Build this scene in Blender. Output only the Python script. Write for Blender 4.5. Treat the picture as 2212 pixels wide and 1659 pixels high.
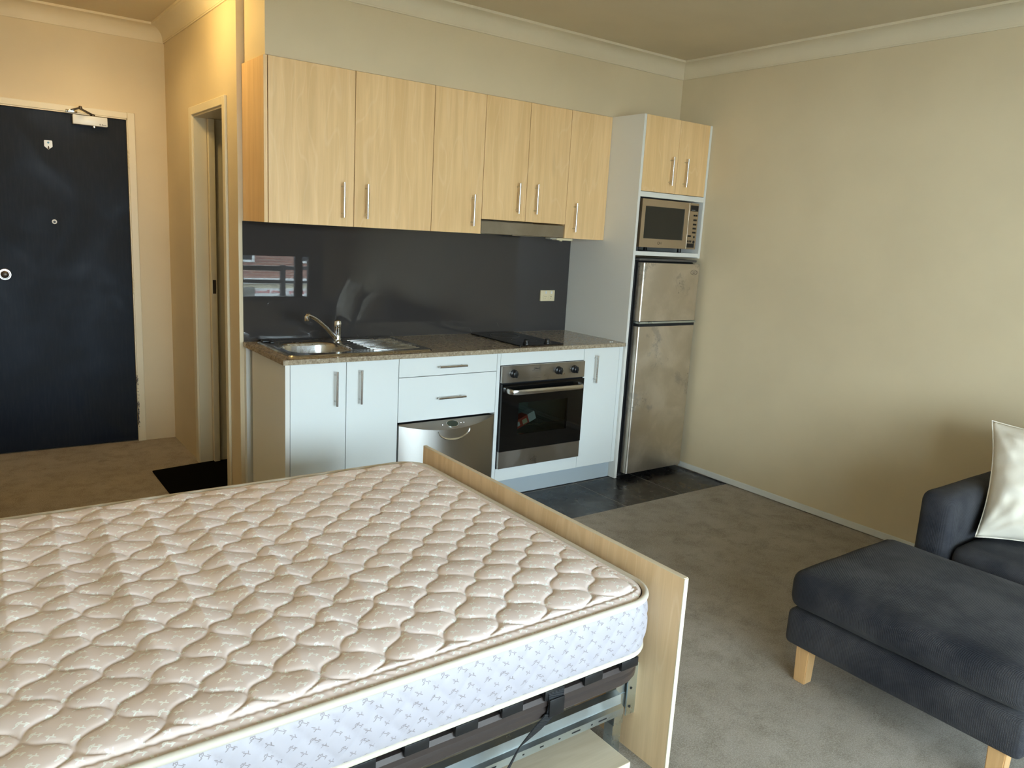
import bpy, bmesh, math, random
from mathutils import Vector, Matrix, Euler
from mathutils import noise as mnoise

for _o in list(bpy.data.objects):
    bpy.data.objects.remove(_o, do_unlink=True)
scene = bpy.context.scene
COL = scene.collection
random.seed(7)
PI = math.pi

# ------------------------------------------------------------------ camera
cam_d = bpy.data.cameras.new('camera'); cam = bpy.data.objects.new('camera', cam_d); COL.objects.link(cam)
CX, CY, CZ, YAW, PIT, ROL, FPX = -0.8142, -3.3776, 1.4996, -0.6371, -0.1942, 0.0568, 1665.09
_f = Vector((-math.sin(YAW)*math.cos(PIT), math.cos(YAW)*math.cos(PIT), math.sin(PIT)))
_r = Vector((math.cos(YAW), math.sin(YAW), 0)); _u = _r.cross(_f)
_c, _s = math.cos(ROL), math.sin(ROL)
_R, _U = _c*_r + _s*_u, -_s*_r + _c*_u
cam.matrix_world = Matrix(((_R.x, _U.x, -_f.x, CX), (_R.y, _U.y, -_f.y, CY), (_R.z, _U.z, -_f.z, CZ), (0, 0, 0, 1)))
cam_d.sensor_fit = 'HORIZONTAL'; cam_d.sensor_width = 36.0
cam_d.lens = FPX/2212*36.0
cam_d.clip_start = 0.02; cam_d.clip_end = 300
scene.camera = cam

# ------------------------------------------------------------------ world, daylight, exposure
W = bpy.data.worlds.new('overcast_sky'); scene.world = W; W.use_nodes = True
_nt = W.node_tree; _nt.nodes.clear()
_o = _nt.nodes.new('ShaderNodeOutputWorld'); _b = _nt.nodes.new('ShaderNodeBackground')
_b.inputs['Color'].default_value = (0.80, 0.90, 1.0, 1); _b.inputs['Strength'].default_value = 30.0
_nt.links.new(_b.outputs[0], _o.inputs[0])
# light portal in the window opening: guides sampling of the sky, emits nothing itself
_pl = bpy.data.lights.new('window_portal', 'AREA'); _pl.shape = 'RECTANGLE'; _pl.size = 3.6; _pl.size_y = 2.4
_pl.cycles.is_portal = True
_po = bpy.data.objects.new('window_portal', _pl); COL.objects.link(_po)
_po.location = (1.05, -4.48, 1.2); _po.rotation_euler = (PI/2, 0, 0)
vs = scene.view_settings
vs.view_transform = 'Standard'; vs.look = 'None'; vs.gamma = 1.0; vs.use_curve_mapping = False
vs.exposure = 0.0

# ------------------------------------------------------------------ mesh helpers
WL = {}          # world location of every object built here

def wl(o):
    return WL.get(o.name, Vector((0, 0, 0))) if o else Vector((0, 0, 0))

def empty(name, loc, label=None, cat=None, group=None, kind=None):
    o = bpy.data.objects.new(name, None); o.empty_display_size = 0.05; COL.objects.link(o)
    o.location = loc; WL[o.name] = Vector(loc); tag(o, label, cat, group, kind); return o

def tag(o, label=None, cat=None, group=None, kind=None):
    if label: o['label'] = label
    if cat: o['category'] = cat
    if group: o['group'] = group
    if kind: o['kind'] = kind
    return o

def finish(bm, angle=35, smooth=True):
    bmesh.ops.recalc_face_normals(bm, faces=bm.faces[:])
    me = bpy.data.meshes.new('m'); bm.to_mesh(me); bm.free()
    if smooth:
        me.shade_smooth(); me.set_sharp_from_angle(angle=math.radians(angle))
    return me

def obj(name, bm, mat, parent=None, angle=35, smooth=True, label=None):
    """link a bmesh built in world coordinates as one object"""
    me = finish(bm, angle, smooth) if isinstance(bm, bmesh.types.BMesh) else bm
    o = bpy.data.objects.new(name, me); me.name = o.name; COL.objects.link(o)
    if parent:
        L = wl(parent)
        o.parent = parent
        # child origin: centre of its own box
        bb = bbox(me); c = (bb[0]+bb[1])/2
        me.transform(Matrix.Translation(-c)); o.location = c - L
        WL[o.name] = c
    else:
        bb = bbox(me); c = (bb[0]+bb[1])/2; c.z = bb[0].z
        me.transform(Matrix.Translation(-c)); o.location = c; WL[o.name] = c
    if mat: me.materials.append(mat)
    if label: o['label'] = label
    return o

def inst(name, src, parent, delta):
    """copy of a part sharing mesh data, moved by delta (world)"""
    o = src.copy(); o.name = name; COL.objects.link(o); o.parent = parent
    w = wl(src) + Vector(delta); WL[o.name] = w
    o.location = w - wl(parent); return o

def bbox(me):
    xs = [v.co.x for v in me.vertices]; ys = [v.co.y for v in me.vertices]; zs = [v.co.z for v in me.vertices]
    return Vector((min(xs), min(ys), min(zs))), Vector((max(xs), max(ys), max(zs)))

def B():
    return bmesh.new()

def box(bm, x0, x1, y0, y1, z0, z1, bev=0.0, seg=2):
    vs_ = [bm.verts.new(p) for p in ((x0,y0,z0),(x1,y0,z0),(x1,y1,z0),(x0,y1,z0),(x0,y0,z1),(x1,y0,z1),(x1,y1,z1),(x0,y1,z1))]
    fs = [bm.faces.new([vs_[i] for i in q]) for q in ((0,3,2,1),(4,5,6,7),(0,1,5,4),(1,2,6,5),(2,3,7,6),(3,0,4,7))]
    if bev > 0:
        es = list({e for f in fs for e in f.edges})
        bmesh.ops.bevel(bm, geom=es, offset=bev, segments=seg, affect='EDGES', profile=0.5)
    return bm

def bx(*a, **k):
    return box(B(), *a, **k)

def prism(bm, poly, axis, a0, a1):
    """extrude a 2-D polygon along an axis; poly coordinates are the other two axes in xyz order"""
    def P(u, v, a):
        return {'x': (a, u, v), 'y': (u, a, v), 'z': (u, v, a)}[axis]
    lo = [bm.verts.new(P(u, v, a0)) for u, v in poly]; hi = [bm.verts.new(P(u, v, a1)) for u, v in poly]
    n = len(poly)
    bm.faces.new(lo[::-1]); bm.faces.new(hi)
    for i in range(n):
        bm.faces.new((lo[i], lo[(i+1) % n], hi[(i+1) % n], hi[i]))
    return bm

def sweep(bm, pts, sec, closed=False, up=Vector((0, 0, 1)), cap=True):
    """sweep a closed 2-D section (right, up) along points"""
    pts = [Vector(p) for p in pts]; n = len(pts); rings = []
    for i, p in enumerate(pts):
        if closed:
            t = (pts[(i+1) % n] - pts[i-1]).normalized()
        else:
            t = (pts[min(i+1, n-1)] - pts[max(i-1, 0)]).normalized()
        r = t.cross(up)
        if r.length < 1e-4: r = t.cross(Vector((0, 1, 0)))
        r.normalize(); u = r.cross(t).normalized()
        rings.append([bm.verts.new(p + r*a + u*b) for a, b in sec])
    m = len(sec)
    for i in range(n if closed else n-1):
        A, C = rings[i], rings[(i+1) % n]
        for k in range(m):
            bm.faces.new((A[k], A[(k+1) % m], C[(k+1) % m], C[k]))
    if cap and not closed:
        bm.faces.new(rings[0][::-1]); bm.faces.new(rings[-1])
    return bm

def circ(r, n=12):
    return [(r*math.cos(2*PI*i/n), r*math.sin(2*PI*i/n)) for i in range(n)]

def tube(bm, pts, r, n=12, closed=False):
    return sweep(bm, pts, circ(r, n), closed)

def lathe(bm, prof, origin, axis='z', n=24):
    """revolve (radius, height) profile about an axis through origin"""
    ox, oy, oz = origin
    rings = []
    for r, h in prof:
        ring = []
        for i in range(n):
            a = 2*PI*i/n; c, s = math.cos(a)*r, math.sin(a)*r
            if axis == 'z': p = (ox+c, oy+s, oz+h)
            elif axis == 'y': p = (ox+c, oy+h, oz+s)
            else: p = (ox+h, oy+c, oz+s)
            ring.append(bm.verts.new(p))
        rings.append(ring)
    for A, C in zip(rings, rings[1:]):
        for k in range(n):
            bm.faces.new((A[k], A[(k+1) % n], C[(k+1) % n], C[k]))
    bm.faces.new(rings[0][::-1]); bm.faces.new(rings[-1])
    return bm

def rbox(bm, x0, x1, y0, y1, z0, z1, r, n=(10, 10, 6), puff=(0, 0, 0), wob=0.0, seed=0.0):
    """soft rounded box (upholstery): sides bulge by puff, gentle wobble"""
    c = Vector(((x0+x1)/2, (y0+y1)/2, (z0+z1)/2)); h = Vector(((x1-x0)/2, (y1-y0)/2, (z1-z0)/2))
    r = min(r, h.x, h.y, h.z)*0.999
    def coords(hh, k):
        out = [-hh, -hh+r*0.15, -hh+r*0.45, -hh+r]
        for i in range(1, k): out.append(-hh+r+(2*hh-2*r)*i/k)
        return out + [hh-r, hh-r*0.45, hh-r*0.15, hh]
    X, Y, Z = coords(h.x, n[0]), coords(h.y, n[1]), coords(h.z, n[2])
    cache = {}
    def V(i, j, k):
        key = (i, j, k)
        if key in cache: return cache[key]
        p = Vector((X[i], Y[j], Z[k]))
        q = Vector((max(-h.x+r, min(h.x-r, p.x)), max(-h.y+r, min(h.y-r, p.y)), max(-h.z+r, min(h.z-r, p.z))))
        d = p - q
        if d.length > 1e-9: p = q + d.normalized()*r
        fx, fy, fz = 1-(p.x/h.x)**2, 1-(p.y/h.y)**2, 1-(p.z/h.z)**2
        s = Vector((p.x/h.x, p.y/h.y, p.z/h.z))
        p = p + Vector((s.x*abs(s.x)**3*puff[0]*fy*fz, s.y*abs(s.y)**3*puff[1]*fx*fz, s.z*abs(s.z)**3*puff[2]*fx*fy))
        if wob:
            w = mnoise.noise_vector((p+c)*6.0 + Vector((seed, seed, seed)))*wob
            p = p + w
        cache[key] = bm.verts.new(p + c); return cache[key]
    nx, ny, nz = len(X)-1, len(Y)-1, len(Z)-1
    for i in range(nx):
        for j in range(ny):
            bm.faces.new((V(i,j,0), V(i,j+1,0), V(i+1,j+1,0), V(i+1,j,0)))
            bm.faces.new((V(i,j,nz), V(i+1,j,nz), V(i+1,j+1,nz), V(i,j+1,nz)))
    for i in range(nx):
        for k in range(nz):
            bm.faces.new((V(i,0,k), V(i+1,0,k), V(i+1,0,k+1), V(i,0,k+1)))
            bm.faces.new((V(i,ny,k), V(i,ny,k+1), V(i+1,ny,k+1), V(i+1,ny,k)))
    for j in range(ny):
        for k in range(nz):
            bm.faces.new((V(0,j,k), V(0,j,k+1), V(0,j+1,k+1), V(0,j+1,k)))
            bm.faces.new((V(nx,j,k), V(nx,j+1,k), V(nx,j+1,k+1), V(nx,j,k+1)))
    return bm

def text_mesh(body, size, loc, rot, ext=0.0006, width=None):
    cu = bpy.data.curves.new('t', 'FONT'); cu.body = body; cu.size = size; cu.extrude = ext
    cu.align_x = 'CENTER'; cu.align_y = 'CENTER'
    t = bpy.data.objects.new('t', cu); COL.objects.link(t)
    bpy.context.view_layer.update()
    dg = bpy.context.evaluated_depsgraph_get()
    me = bpy.data.meshes.new_from_object(t.evaluated_get(dg))
    if width:
        bb = bbox(me); k = width/max(1e-6, bb[1].x-bb[0].x)
        me.transform(Matrix.Diagonal((k, 1, 1, 1)))
    me.transform(Matrix.Translation(loc) @ Euler(rot).to_matrix().to_4x4())
    bpy.data.objects.remove(t, do_unlink=True); bpy.data.curves.remove(cu)
    return me

# ------------------------------------------------------------------ materials
class X:
    """tiny expression wrapper around math nodes"""
    def __init__(s, nt, k): s.nt, s.k = nt, k
    def _m(s, op, b=None, c=None):
        n = s.nt.nodes.new('ShaderNodeMath'); n.operation = op
        for i, v in enumerate((s, b, c)):
            if v is None: continue
            if isinstance(v, X): s.nt.links.new(v.k, n.inputs[i])
            else: n.inputs[i].default_value = v
        return X(s.nt, n.outputs[0])
    def __add__(s, b): return s._m('ADD', b)
    def __sub__(s, b): return s._m('SUBTRACT', b)
    def __mul__(s, b): return s._m('MULTIPLY', b)
    def __truediv__(s, b): return s._m('DIVIDE', b)
    def sin(s): return s._m('SINE')
    def abs(s): return s._m('ABSOLUTE')
    def floor(s): return s._m('FLOOR')
    def fract(s): return s._m('FRACT')
    def sqrt(s): return s._m('SQRT')
    def pow(s, b): return s._m('POWER', b)
    def min(s, b): return s._m('MINIMUM', b)
    def max(s, b): return s._m('MAXIMUM', b)
    def lt(s, b): return s._m('LESS_THAN', b)
    def gt(s, b): return s._m('GREATER_THAN', b)
    def clamp(s):
        r = s._m('ADD', 0.0); r.k.node.use_clamp = True; return r
    def smooth(s, a, b, lo=0.0, hi=1.0):
        n = s.nt.nodes.new('ShaderNodeMapRange'); n.interpolation_type = 'SMOOTHSTEP'
        s.nt.links.new(s.k, n.inputs['Value'])
        n.inputs['From Min'].default_value = a; n.inputs['From Max'].default_value = b
        n.inputs['To Min'].default_value = lo; n.inputs['To Max'].default_value = hi
        return X(s.nt, n.outputs[0])

class Mat:
    def __init__(s, name, color=(.8,.8,.8), rough=.5, metal=0.0, spec=.5):
        s.m = bpy.data.materials.new(name); s.m.use_nodes = True; s.nt = s.m.node_tree
        s.b = s.nt.nodes['Principled BSDF']
        s.b.inputs['Base Color'].default_value = (*color, 1); s.b.inputs['Roughness'].default_value = rough
        s.b.inputs['Metallic'].default_value = metal; s.b.inputs['Specular IOR Level'].default_value = spec
        s._pos = None
    def node(s, t): return s.nt.nodes.new(t)
    def link(s, a, b): s.nt.links.new(a.k if isinstance(a, X) else a, b)
    def pos(s):
        """world position xyz as X"""
        if not s._pos:
            g = s.node('ShaderNodeNewGeometry'); sp = s.node('ShaderNodeSeparateXYZ'); s.link(g.outputs['Position'], sp.inputs[0])
            s._pos = [X(s.nt, sp.outputs[i]) for i in range(3)]; s._posv = g.outputs['Position']; s._nrm = g.outputs['Normal']
        return s._pos
    def vec(s, x, y, z):
        c = s.node('ShaderNodeCombineXYZ')
        for i, v in enumerate((x, y, z)):
            if isinstance(v, X): s.link(v, c.inputs[i])
            else: c.inputs[i].default_value = v
        return c.outputs[0]
    def noise(s, vec, scale, detail=3, rough=.5, dist=0.0):
        n = s.node('ShaderNodeTexNoise'); s.link(vec, n.inputs['Vector']); n.inputs['Scale'].default_value = scale
        n.inputs['Detail'].default_value = detail; n.inputs['Roughness'].default_value = rough; n.inputs['Distortion'].default_value = dist
        return X(s.nt, n.outputs['Fac'])
    def voro(s, vec, scale, feat='F1'):
        n = s.node('ShaderNodeTexVoronoi'); n.feature = feat; s.link(vec, n.inputs['Vector']); n.inputs['Scale'].default_value = scale
        return X(s.nt, n.outputs['Distance']), n.outputs['Color']
    def mix(s, fac, a, b):
        n = s.node('ShaderNodeMix'); n.data_type = 'RGBA'
        if isinstance(fac, X): s.link(fac, n.inputs['Factor'])
        else: n.inputs['Factor'].default_value = fac
        for v, i in ((a, 6), (b, 7)):
            if isinstance(v, tuple): n.inputs[i].default_value = (*v, 1)
            else: s.link(v, n.inputs[i])
        return n.outputs[2]
    def color(s, c): s.link(c, s.b.inputs['Base Color'])
    def rough(s, r): s.link(r, s.b.inputs['Roughness'])
    def bump(s, h, strength=.3, dist=.002):
        n = s.node('ShaderNodeBump'); n.inputs['Strength'].default_value = strength; n.inputs['Distance'].default_value = dist
        s.link(h, n.inputs['Height']); s.link(n.outputs[0], s.b.inputs['Normal'])

def paint(name, col, rough=.55, bump=.04, var=.03):
    m = Mat(name, col, rough, spec=.35); m.pos()
    n = m.noise(m._posv, 2.2, 4)
    d = tuple(c*(1-var*2) for c in col)
    m.color(m.mix(n.smooth(.3, .7), d, col))
    m.bump(m.noise(m._posv, 260, 2), bump, .001)
    return m.m

M_WALL = paint('wall_paint', (.74, .615, .415))
M_CEIL = paint('ceiling_paint', (.72, .615, .44), .7)
M_CORN = paint('cornice_paint', (.80, .70, .52), .5)
M_TRIM = paint('trim_gloss_paint', (.80, .71, .52), .35, .02)
M_SKIRT = paint('skirting_paint', (.80, .80, .76), .4, .02)
M_BATH = paint('bathroom_gloom_black', (.02, .017, .013), .7)  # near-black: gloom of the unlit bathroom is put into the colour

def trim_chipped():
    m = Mat('chipped_frame_paint', (.80, .74, .60), .4); x, y, z = m.pos()
    n = m.noise(m.vec(x*3.0, y*3.0, z), 55, 4, .65)
    e = (x - 0.150).abs().smooth(.016, .002)
    zz = z.smooth(.05, .12)*z.smooth(.62, .40)
    chips = (n*e*zz).gt(.47)
    m.color(m.mix(chips, (.80, .71, .52), (.03, .02, .03)))
    return m.m
M_CHIP = trim_chipped()

def laminate(name, base, dark, light, axis='z', scale=1.0, rough=.42):
    m = Mat(name, base, rough, spec=.4); x, y, z = m.pos()
    if axis == 'z': u, w, l = x, y, z
    elif axis == 'y': u, w, l = x, z, y
    else: u, w, l = y, z, x
    # long streaks
    v1 = m.vec(u*14.0*scale, w*14.0*scale, l*.75*scale); n1 = m.noise(v1, 1.6, 5, .6, .6)
    # fine pores
    v2 = m.vec(u*180.0, w*180.0, l*7.0); n2 = m.noise(v2, 1.0, 2, .5)
    # cathedral figure
    warp = m.noise(m.vec(u*5.0, w*5.0, l*1.1), 1.0, 2, .5)
    ring = ((u*16.0 + w*16.0 + warp*9.0).fract() - .5).abs()
    c = m.mix(n1.smooth(.35, .68), dark, base)
    c = m.mix(ring.smooth(.40, .5)*.35, c, light)
    knot = m.noise(m.vec(u*9.0, w*9.0, l*2.0), 1.0, 1, .4).smooth(.70, .80)
    c = m.mix(knot*.35, c, tuple(q*.78 for q in dark))
    c = m.mix(n2.smooth(.35, .75)*.16, c, tuple(q*.82 for q in dark))
    m.color(c)
    m.bump(n2, .06, .0006)
    return m.m
M_MAPLE = laminate('maple_laminate', (.94, .645, .335), (.84, .555, .265), (.96, .70, .42))
M_BEDWD = laminate('bed_board_laminate', (.86, .63, .38), (.77, .545, .31), (.90, .70, .47), rough=.5)
M_SHELF = laminate('bed_shelf_laminate', (.62, .53, .39), (.54, .45, .32), (.68, .60, .47), axis='x', rough=.5)
M_BEECH = laminate('beech_wood', (.66, .40, .18), (.58, .34, .15), (.72, .47, .24), rough=.4)
M_SLAT = laminate('slat_birch', (.58, .47, .32), (.5, .4, .27), (.64, .54, .4), axis='y')
M_EDGE = Mat('board_edge_band', (.74, .64, .48), .45).m
M_BROWNEDGE = Mat('edge_line_brown', (.20, .10, .05), .6).m

M_WHITE = Mat('white_melamine', (.80, .835, .83), .28).m
M_WHITE2 = Mat('white_panel', (.80, .79, .74), .35).m
M_KICK = Mat('grey_kickboard', (.46, .52, .56), .4).m
M_BLACK = Mat('black_plastic', (.008, .008, .009), .35).m
M_DARKGAP = Mat('dark_recess', (.006, .007, .009), .7).m
M_RUBBER = Mat('black_rubber', (.012, .012, .013), .6).m
M_MAT = Mat('black_mat_pile', (.0035, .0032, .003), .95, 0, .05).m
M_CREAMPL = Mat('cream_plastic', (.78, .68, .45), .35).m
M_WHITEPL = Mat('white_plastic', (.80, .82, .82), .3).m
M_CHROME = Mat('chrome', (.72, .73, .74), .08, 1.0).m
M_HANDLE = Mat('brushed_handle', (.66, .64, .62), .22, 1.0).m
M_DKMETAL = Mat('bronze_metal', (.10, .085, .07), .35, .8).m

def steel(name, col=(.50, .48, .45), rough=.32, smear=0.0, axis='x', dirt=0.0):
    m = Mat(name, col, rough, 1.0); x, y, z = m.pos()
    v = m.vec(x*(3.0 if axis == 'x' else 420.0), y*200.0, z*(420.0 if axis == 'x' else 3.0))
    n = m.noise(v, 1.0, 2)
    m.bump(n, .05, .0005)
    big = m.noise(m._posv, 5.0, 6, .62, .5)
    r = big.smooth(.3, .75, rough-.05, rough+.12)
    c = m.mix(big.smooth(.36, .72), tuple(q*(1-smear) for q in col), col)
    if dirt:
        d = m.noise(m._posv, 14.0, 8, .72, .3); k = m.noise(m._posv, 2.6, 3, .5)
        sp = m.noise(m._posv, 75.0, 3, .6)
        patch = (d*k.smooth(.38, .62)).smooth(.44, .60)
        c = m.mix(patch*dirt, c, tuple(q*.52 for q in col))
        c = m.mix((sp*k.smooth(.42, .66)).gt(.60)*dirt, c, tuple(q*.30 for q in col))
        r = r + patch*.18
    m.color(c); m.rough(r)
    return m.m
M_STEEL = steel('brushed_steel', smear=.10)
M_STEELV = Mat('brushed_steel_upright', (.62, .60, .57), .30, 1.0).m
_pb = M_STEELV.node_tree.nodes['Principled BSDF']; _pb.inputs['Anisotropic'].default_value = .8; _pb.inputs['Anisotropic Rotation'].default_value = .25
M_FRIDGE = steel('smeared_fridge_steel', (.74, .68, .60), .36, .20, axis='z', dirt=.6)
M_HOOD = steel('rangehood_steel', (.40, .35, .28), .42, .25, dirt=.3)
M_SINK = steel('sink_steel', (.58, .57, .55), .22, .05)
M_MWST = steel('microwave_champagne', (.56, .47, .36), .38, .05)
M_ZINC = steel('zinc_plated_steel', (.62, .70, .73), .30, .12)

def glass_dark(name, col, rough=.04):
    return Mat(name, col, rough, 0.0, .5).m
M_HOB = glass_dark('ceramic_hob_glass', (.006, .006, .007), .06)
M_OVGL = glass_dark('black_oven_glass', (.004, .004, .004), .05)
M_MWGL = glass_dark('microwave_window', (.022, .021, .016), .12)

def splash():
    m = Mat('grey_glass_splashback', (.045, .041, .040), .02, 0.0, .5); x, y, z = m.pos()
    sc = m.noise(m.vec(x*60.0+z*35.0, y, z*4.0-x*3.0), 1.0, 3, .6)
    lo = z.smooth(1.10, .90)
    sm = m.noise(m._posv, 6.0, 5, .6)
    m.rough((sm.smooth(.5, .8)*lo)*.08 + .012)
    m.color(m.mix((sc*lo).smooth(.66, .72)*.35, (.045, .041, .040), (.14, .13, .12)))
    return m.m
M_SPLASH = splash()

def window_glass(name, tint=(.9, .95, .95), refl=.06):
    m = bpy.data.materials.new(name); m.use_nodes = True; nt = m.node_tree; nt.nodes.clear()
    o = nt.nodes.new('ShaderNodeOutputMaterial'); t = nt.nodes.new('ShaderNodeBsdfTransparent'); g = nt.nodes.new('ShaderNodeBsdfGlossy')
    t.inputs[0].default_value = (*tint, 1); g.inputs['Roughness'].default_value = 0.02
    mx = nt.nodes.new('ShaderNodeMixShader'); mx.inputs[0].default_value = refl
    nt.links.new(t.outputs[0], mx.inputs[1]); nt.links.new(g.outputs[0], mx.inputs[2]); nt.links.new(mx.outputs[0], o.inputs[0])
    return m
M_GLASS = window_glass('window_glass')
M_OVENPANE = window_glass('oven_window_glass', (.52, .57, .55), .05)

def granite():
    m = Mat('granite_laminate', (.42, .35, .25), .10, 0, .5); m.pos()
    n = m.noise(m._posv, 60, 6, .7); d, cc = m.voro(m._posv, 150)
    k = m.noise(m._posv, 130, 3, .6); k2 = m.noise(m._posv, 95, 2, .5)
    c = m.mix(n.smooth(.35, .65), (.26, .20, .135), (.47, .39, .28))
    c = m.mix(k2.smooth(.60, .68), c, (.58, .50, .40))
    c = m.mix(k.smooth(.635, .67), c, (.05, .04, .03))
    m.color(c); return m.m
M_GRANITE = granite()

def carpet():
    m = Mat('taupe_carpet', (.2, .18, .15), .95, 0, .1); m.pos()
    big = m.noise(m._posv, 1.6, 5, .62, .3); mid = m.noise(m._posv, 9.0, 6, .72, .2)
    stain = m.noise(m._posv, 4.0, 7, .72, .25); fine = m.noise(m._posv, 170, 4, .75); tuft = m.noise(m._posv, 420, 2, .6)
    c = m.mix(big.smooth(.35, .68), (.40, .345, .285), (.50, .445, .385))
    c = m.mix(mid.smooth(.42, .66)*.60, c, (.250, .207, .152))
    c = m.mix(stain.smooth(.56, .72)*.60, c, (.145, .118, .084))
    c = m.mix(fine.smooth(.38, .66)*.55, c, (.66, .61, .54))
    c = m.mix(tuft.smooth(.45, .62)*.45, c, (.17, .147, .115))
    m.color(c); m.bump(fine*.7 + tuft*.5, .9, .006)
    return m.m
M_CARPET = carpet()

def tile():
    m = Mat('charcoal_floor_tile', (.020, .018, .017), .22, 0, .35); m.pos()
    n = m.noise(m._posv, 9, 5, .6)
    m.color(m.mix(n, (.016, .0145, .0135), (.026, .023, .021))); m.rough(n.smooth(.3, .7, .22, .38))
    return m.m
M_TILE = tile()
M_GROUT = Mat('grey_grout', (.40, .36, .32), .9).m

def door_paint():
    m = Mat('dark_navy_door_paint', (.022, .028, .038), .45, 0, .2); x, y, z = m.pos()
    n = m.noise(m._posv, 2.4, 6, .65, .5); f = m.noise(m.vec(x*90.0, y, z*9.0), 1.0, 3)
    c = m.mix(n.smooth(.40, .66), (.004, .008, .0185), (.010, .0135, .020))
    c = m.mix(f.smooth(.4, .7)*.10, c, (.05, .052, .055))
    m.color(c); m.rough(n.smooth(.3, .7, .42, .62)); m.bump(f, .10, .001)
    return m.m
M_DOOR = door_paint()

def upholstery():
    m = Mat('charcoal_ribbed_upholstery', (.03, .034, .042), .92, 0, .15); x, y, z = m.pos()
    w = ((x+y)*1150.0).sin(); w2 = (z*1500.0 + (x-y)*500.0).sin()
    n = m.noise(m._posv, 4.0, 5, .6); l = m.noise(m._posv, 38, 4, .75)
    c = m.mix((w*.5+.5)*.75, (.013, .0135, .018), (.033, .034, .043))
    c = m.mix(n.smooth(.35, .65)*.6, c, (.070, .068, .072))
    c = m.mix(l.smooth(.66, .74)*.30, c, (.07, .065, .06))
    m.color(c); m.bump(w*.6+w2*.4, .45, .0012)
    m.b.inputs['Sheen Weight'].default_value = .06; m.b.inputs['Sheen Roughness'].default_value = .5
    return m.m
M_SOFA = upholstery()

def linen():
    m = Mat('cream_cushion_cotton', (.78, .74, .65), .85, 0, .2); m.pos()
    n = m.noise(m._posv, 5, 4, .6); f = m.noise(m._posv, 500, 2)
    m.color(m.mix(n.smooth(.35, .7), (.74, .675, .57), (.83, .765, .665))); m.bump(f, .25, .0006)
    return m.m
M_LINEN = linen()

# floral motif used by both mattress cloths: strokes as capsule distance fields on a repeating lattice
FLOWER = [((-.0060,.0022),(-.0030,.0052)),((-.0030,.0052),(-.0012,.0022)),((-.0010,.0048),(.0026,.0050)),((.0026,.0050),(.0004,.0018)),((-.0060,-.0004),(-.0016,.0010)),
          ((-.0100,-.0040),(-.0046,-.0016)),((.0012,.0006),(.0078,-.0034)),((.0048,-.0066),(.0088,-.0036)),((.0078,-.0004),(.0112,-.0030))]
SPRIG = [((-.0062,-.0024),(-.0008,.0012)),((-.0008,.0012),(.0046,.0034)),((-.0030,-.0004),(-.0046,.0044)),((.0004,.0016),(.0052,-.0022)),((.0020,.0050),(.0060,.0062))]

def motif(m, u, v, pu, pv, sc=1.0, wid=.0011):
    """mask (X) of the brocade motif; u,v in metres"""
    def cell(off, strokes, flip):
        row = (v/pv + off).floor()
        cu = ((u/pu + off + row*.37).fract() - .5)*pu
        cv = ((v/pv + off).fract() - .5)*pv
        best = None
        for (ax, ay), (bx_, by) in strokes:
            if flip: ax, bx_ = -ax, -bx_
            ax, ay, bx2, by2 = ax*sc, ay*sc, bx_*sc, by*sc
            dx, dy = bx2-ax, by2-ay; L2 = dx*dx+dy*dy
            px, py = cu-ax, cv-ay
            t = ((px*dx + py*dy)*(1/L2)).clamp()
            ex, ey = px - t*dx, py - t*dy
            d = ex*ex + ey*ey
            best = d if best is None else best.min(d)
        return best
    d = cell(0.0, FLOWER, False).min(cell(.5, SPRIG, True))
    return d.sqrt().smooth(wid*1.35, wid*.65)

def mattress_top():
    m = Mat('pink_taupe_brocade', (.60, .52, .455), .42, 0, .5); x, y, z = m.pos()
    mk = motif(m, x, y, .047, .043, 1.15, .00135)
    n = m.noise(m._posv, 3.0, 4, .6); st = m.noise(m._posv, 4.3, 5, .6, .4)
    c = m.mix(n.smooth(.3, .7), (.79, .655, .61), (.86, .725, .68))
    c = m.mix(st.smooth(.68, .80)*.35, c, (.58, .46, .36))
    c = m.mix(mk, c, (1.0, .98, .94))  # woven flowers; their satin sheen is put into the colour as near-white
    m.color(c); m.rough(mk*-.16 + .46)
    f = m.noise(m.vec(x*900.0, y*300.0, z), 1.0, 2)
    m.bump(f*.25 + mk*.8, .22, .0008)
    m.b.inputs['Sheen Weight'].default_value = .15
    return m.m
M_MATTOP = mattress_top()

def mattress_side():
    m = Mat('white_brocade_border', (.80, .80, .83), .5, 0, .4); x, y, z = m.pos()
    u = x + y
    mk = motif(m, u, z*1.0, .046, .043, 1.1, .0008)
    f = m.noise(m._posv, 260, 2)
    m.color(m.mix(mk*.75, (.43, .405, .445), (.18, .15, .145))); m.bump(f, .08, .0005)
    return m.m
M_MATSIDE = mattress_side()
M_PIPING = Mat('cream_piping_tape', (.62, .56, .47), .6).m
M_RAIL = Mat('brown_painted_steel', (.055, .042, .038), .35, .2).m
M_HOLDER = Mat('black_slat_holder', (.010, .010, .011), .35).m
def webbing():
    m = Mat('black_webbing', (.012, .013, .016), .7); x, y, z = m.pos()
    m.bump(((z*1300.0) + x*600.0).sin(), .6, .001); return m.m
M_STRAP = webbing()
def brick():
    m = Mat('red_brick', (.3, .15, .11), .85); x, y, z = m.pos()
    t = m.node('ShaderNodeTexBrick'); m.link(m.vec(x, z, 0.0), t.inputs['Vector'])
    t.inputs['Scale'].default_value = 1.0; t.inputs['Brick Width'].default_value = .36; t.inputs['Row Height'].default_value = .11
    t.inputs['Mortar Size'].default_value = .012
    t.inputs['Color1'].default_value = (.36, .17, .12, 1); t.inputs['Color2'].default_value = (.26, .12, .10, 1); t.inputs['Mortar'].default_value = (.34, .27, .22, 1)
    m.color(t.outputs['Color']); return m.m
M_BRICK = brick()
M_SIGN = Mat('sign_white', (.80, .80, .78), .5).m
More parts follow.
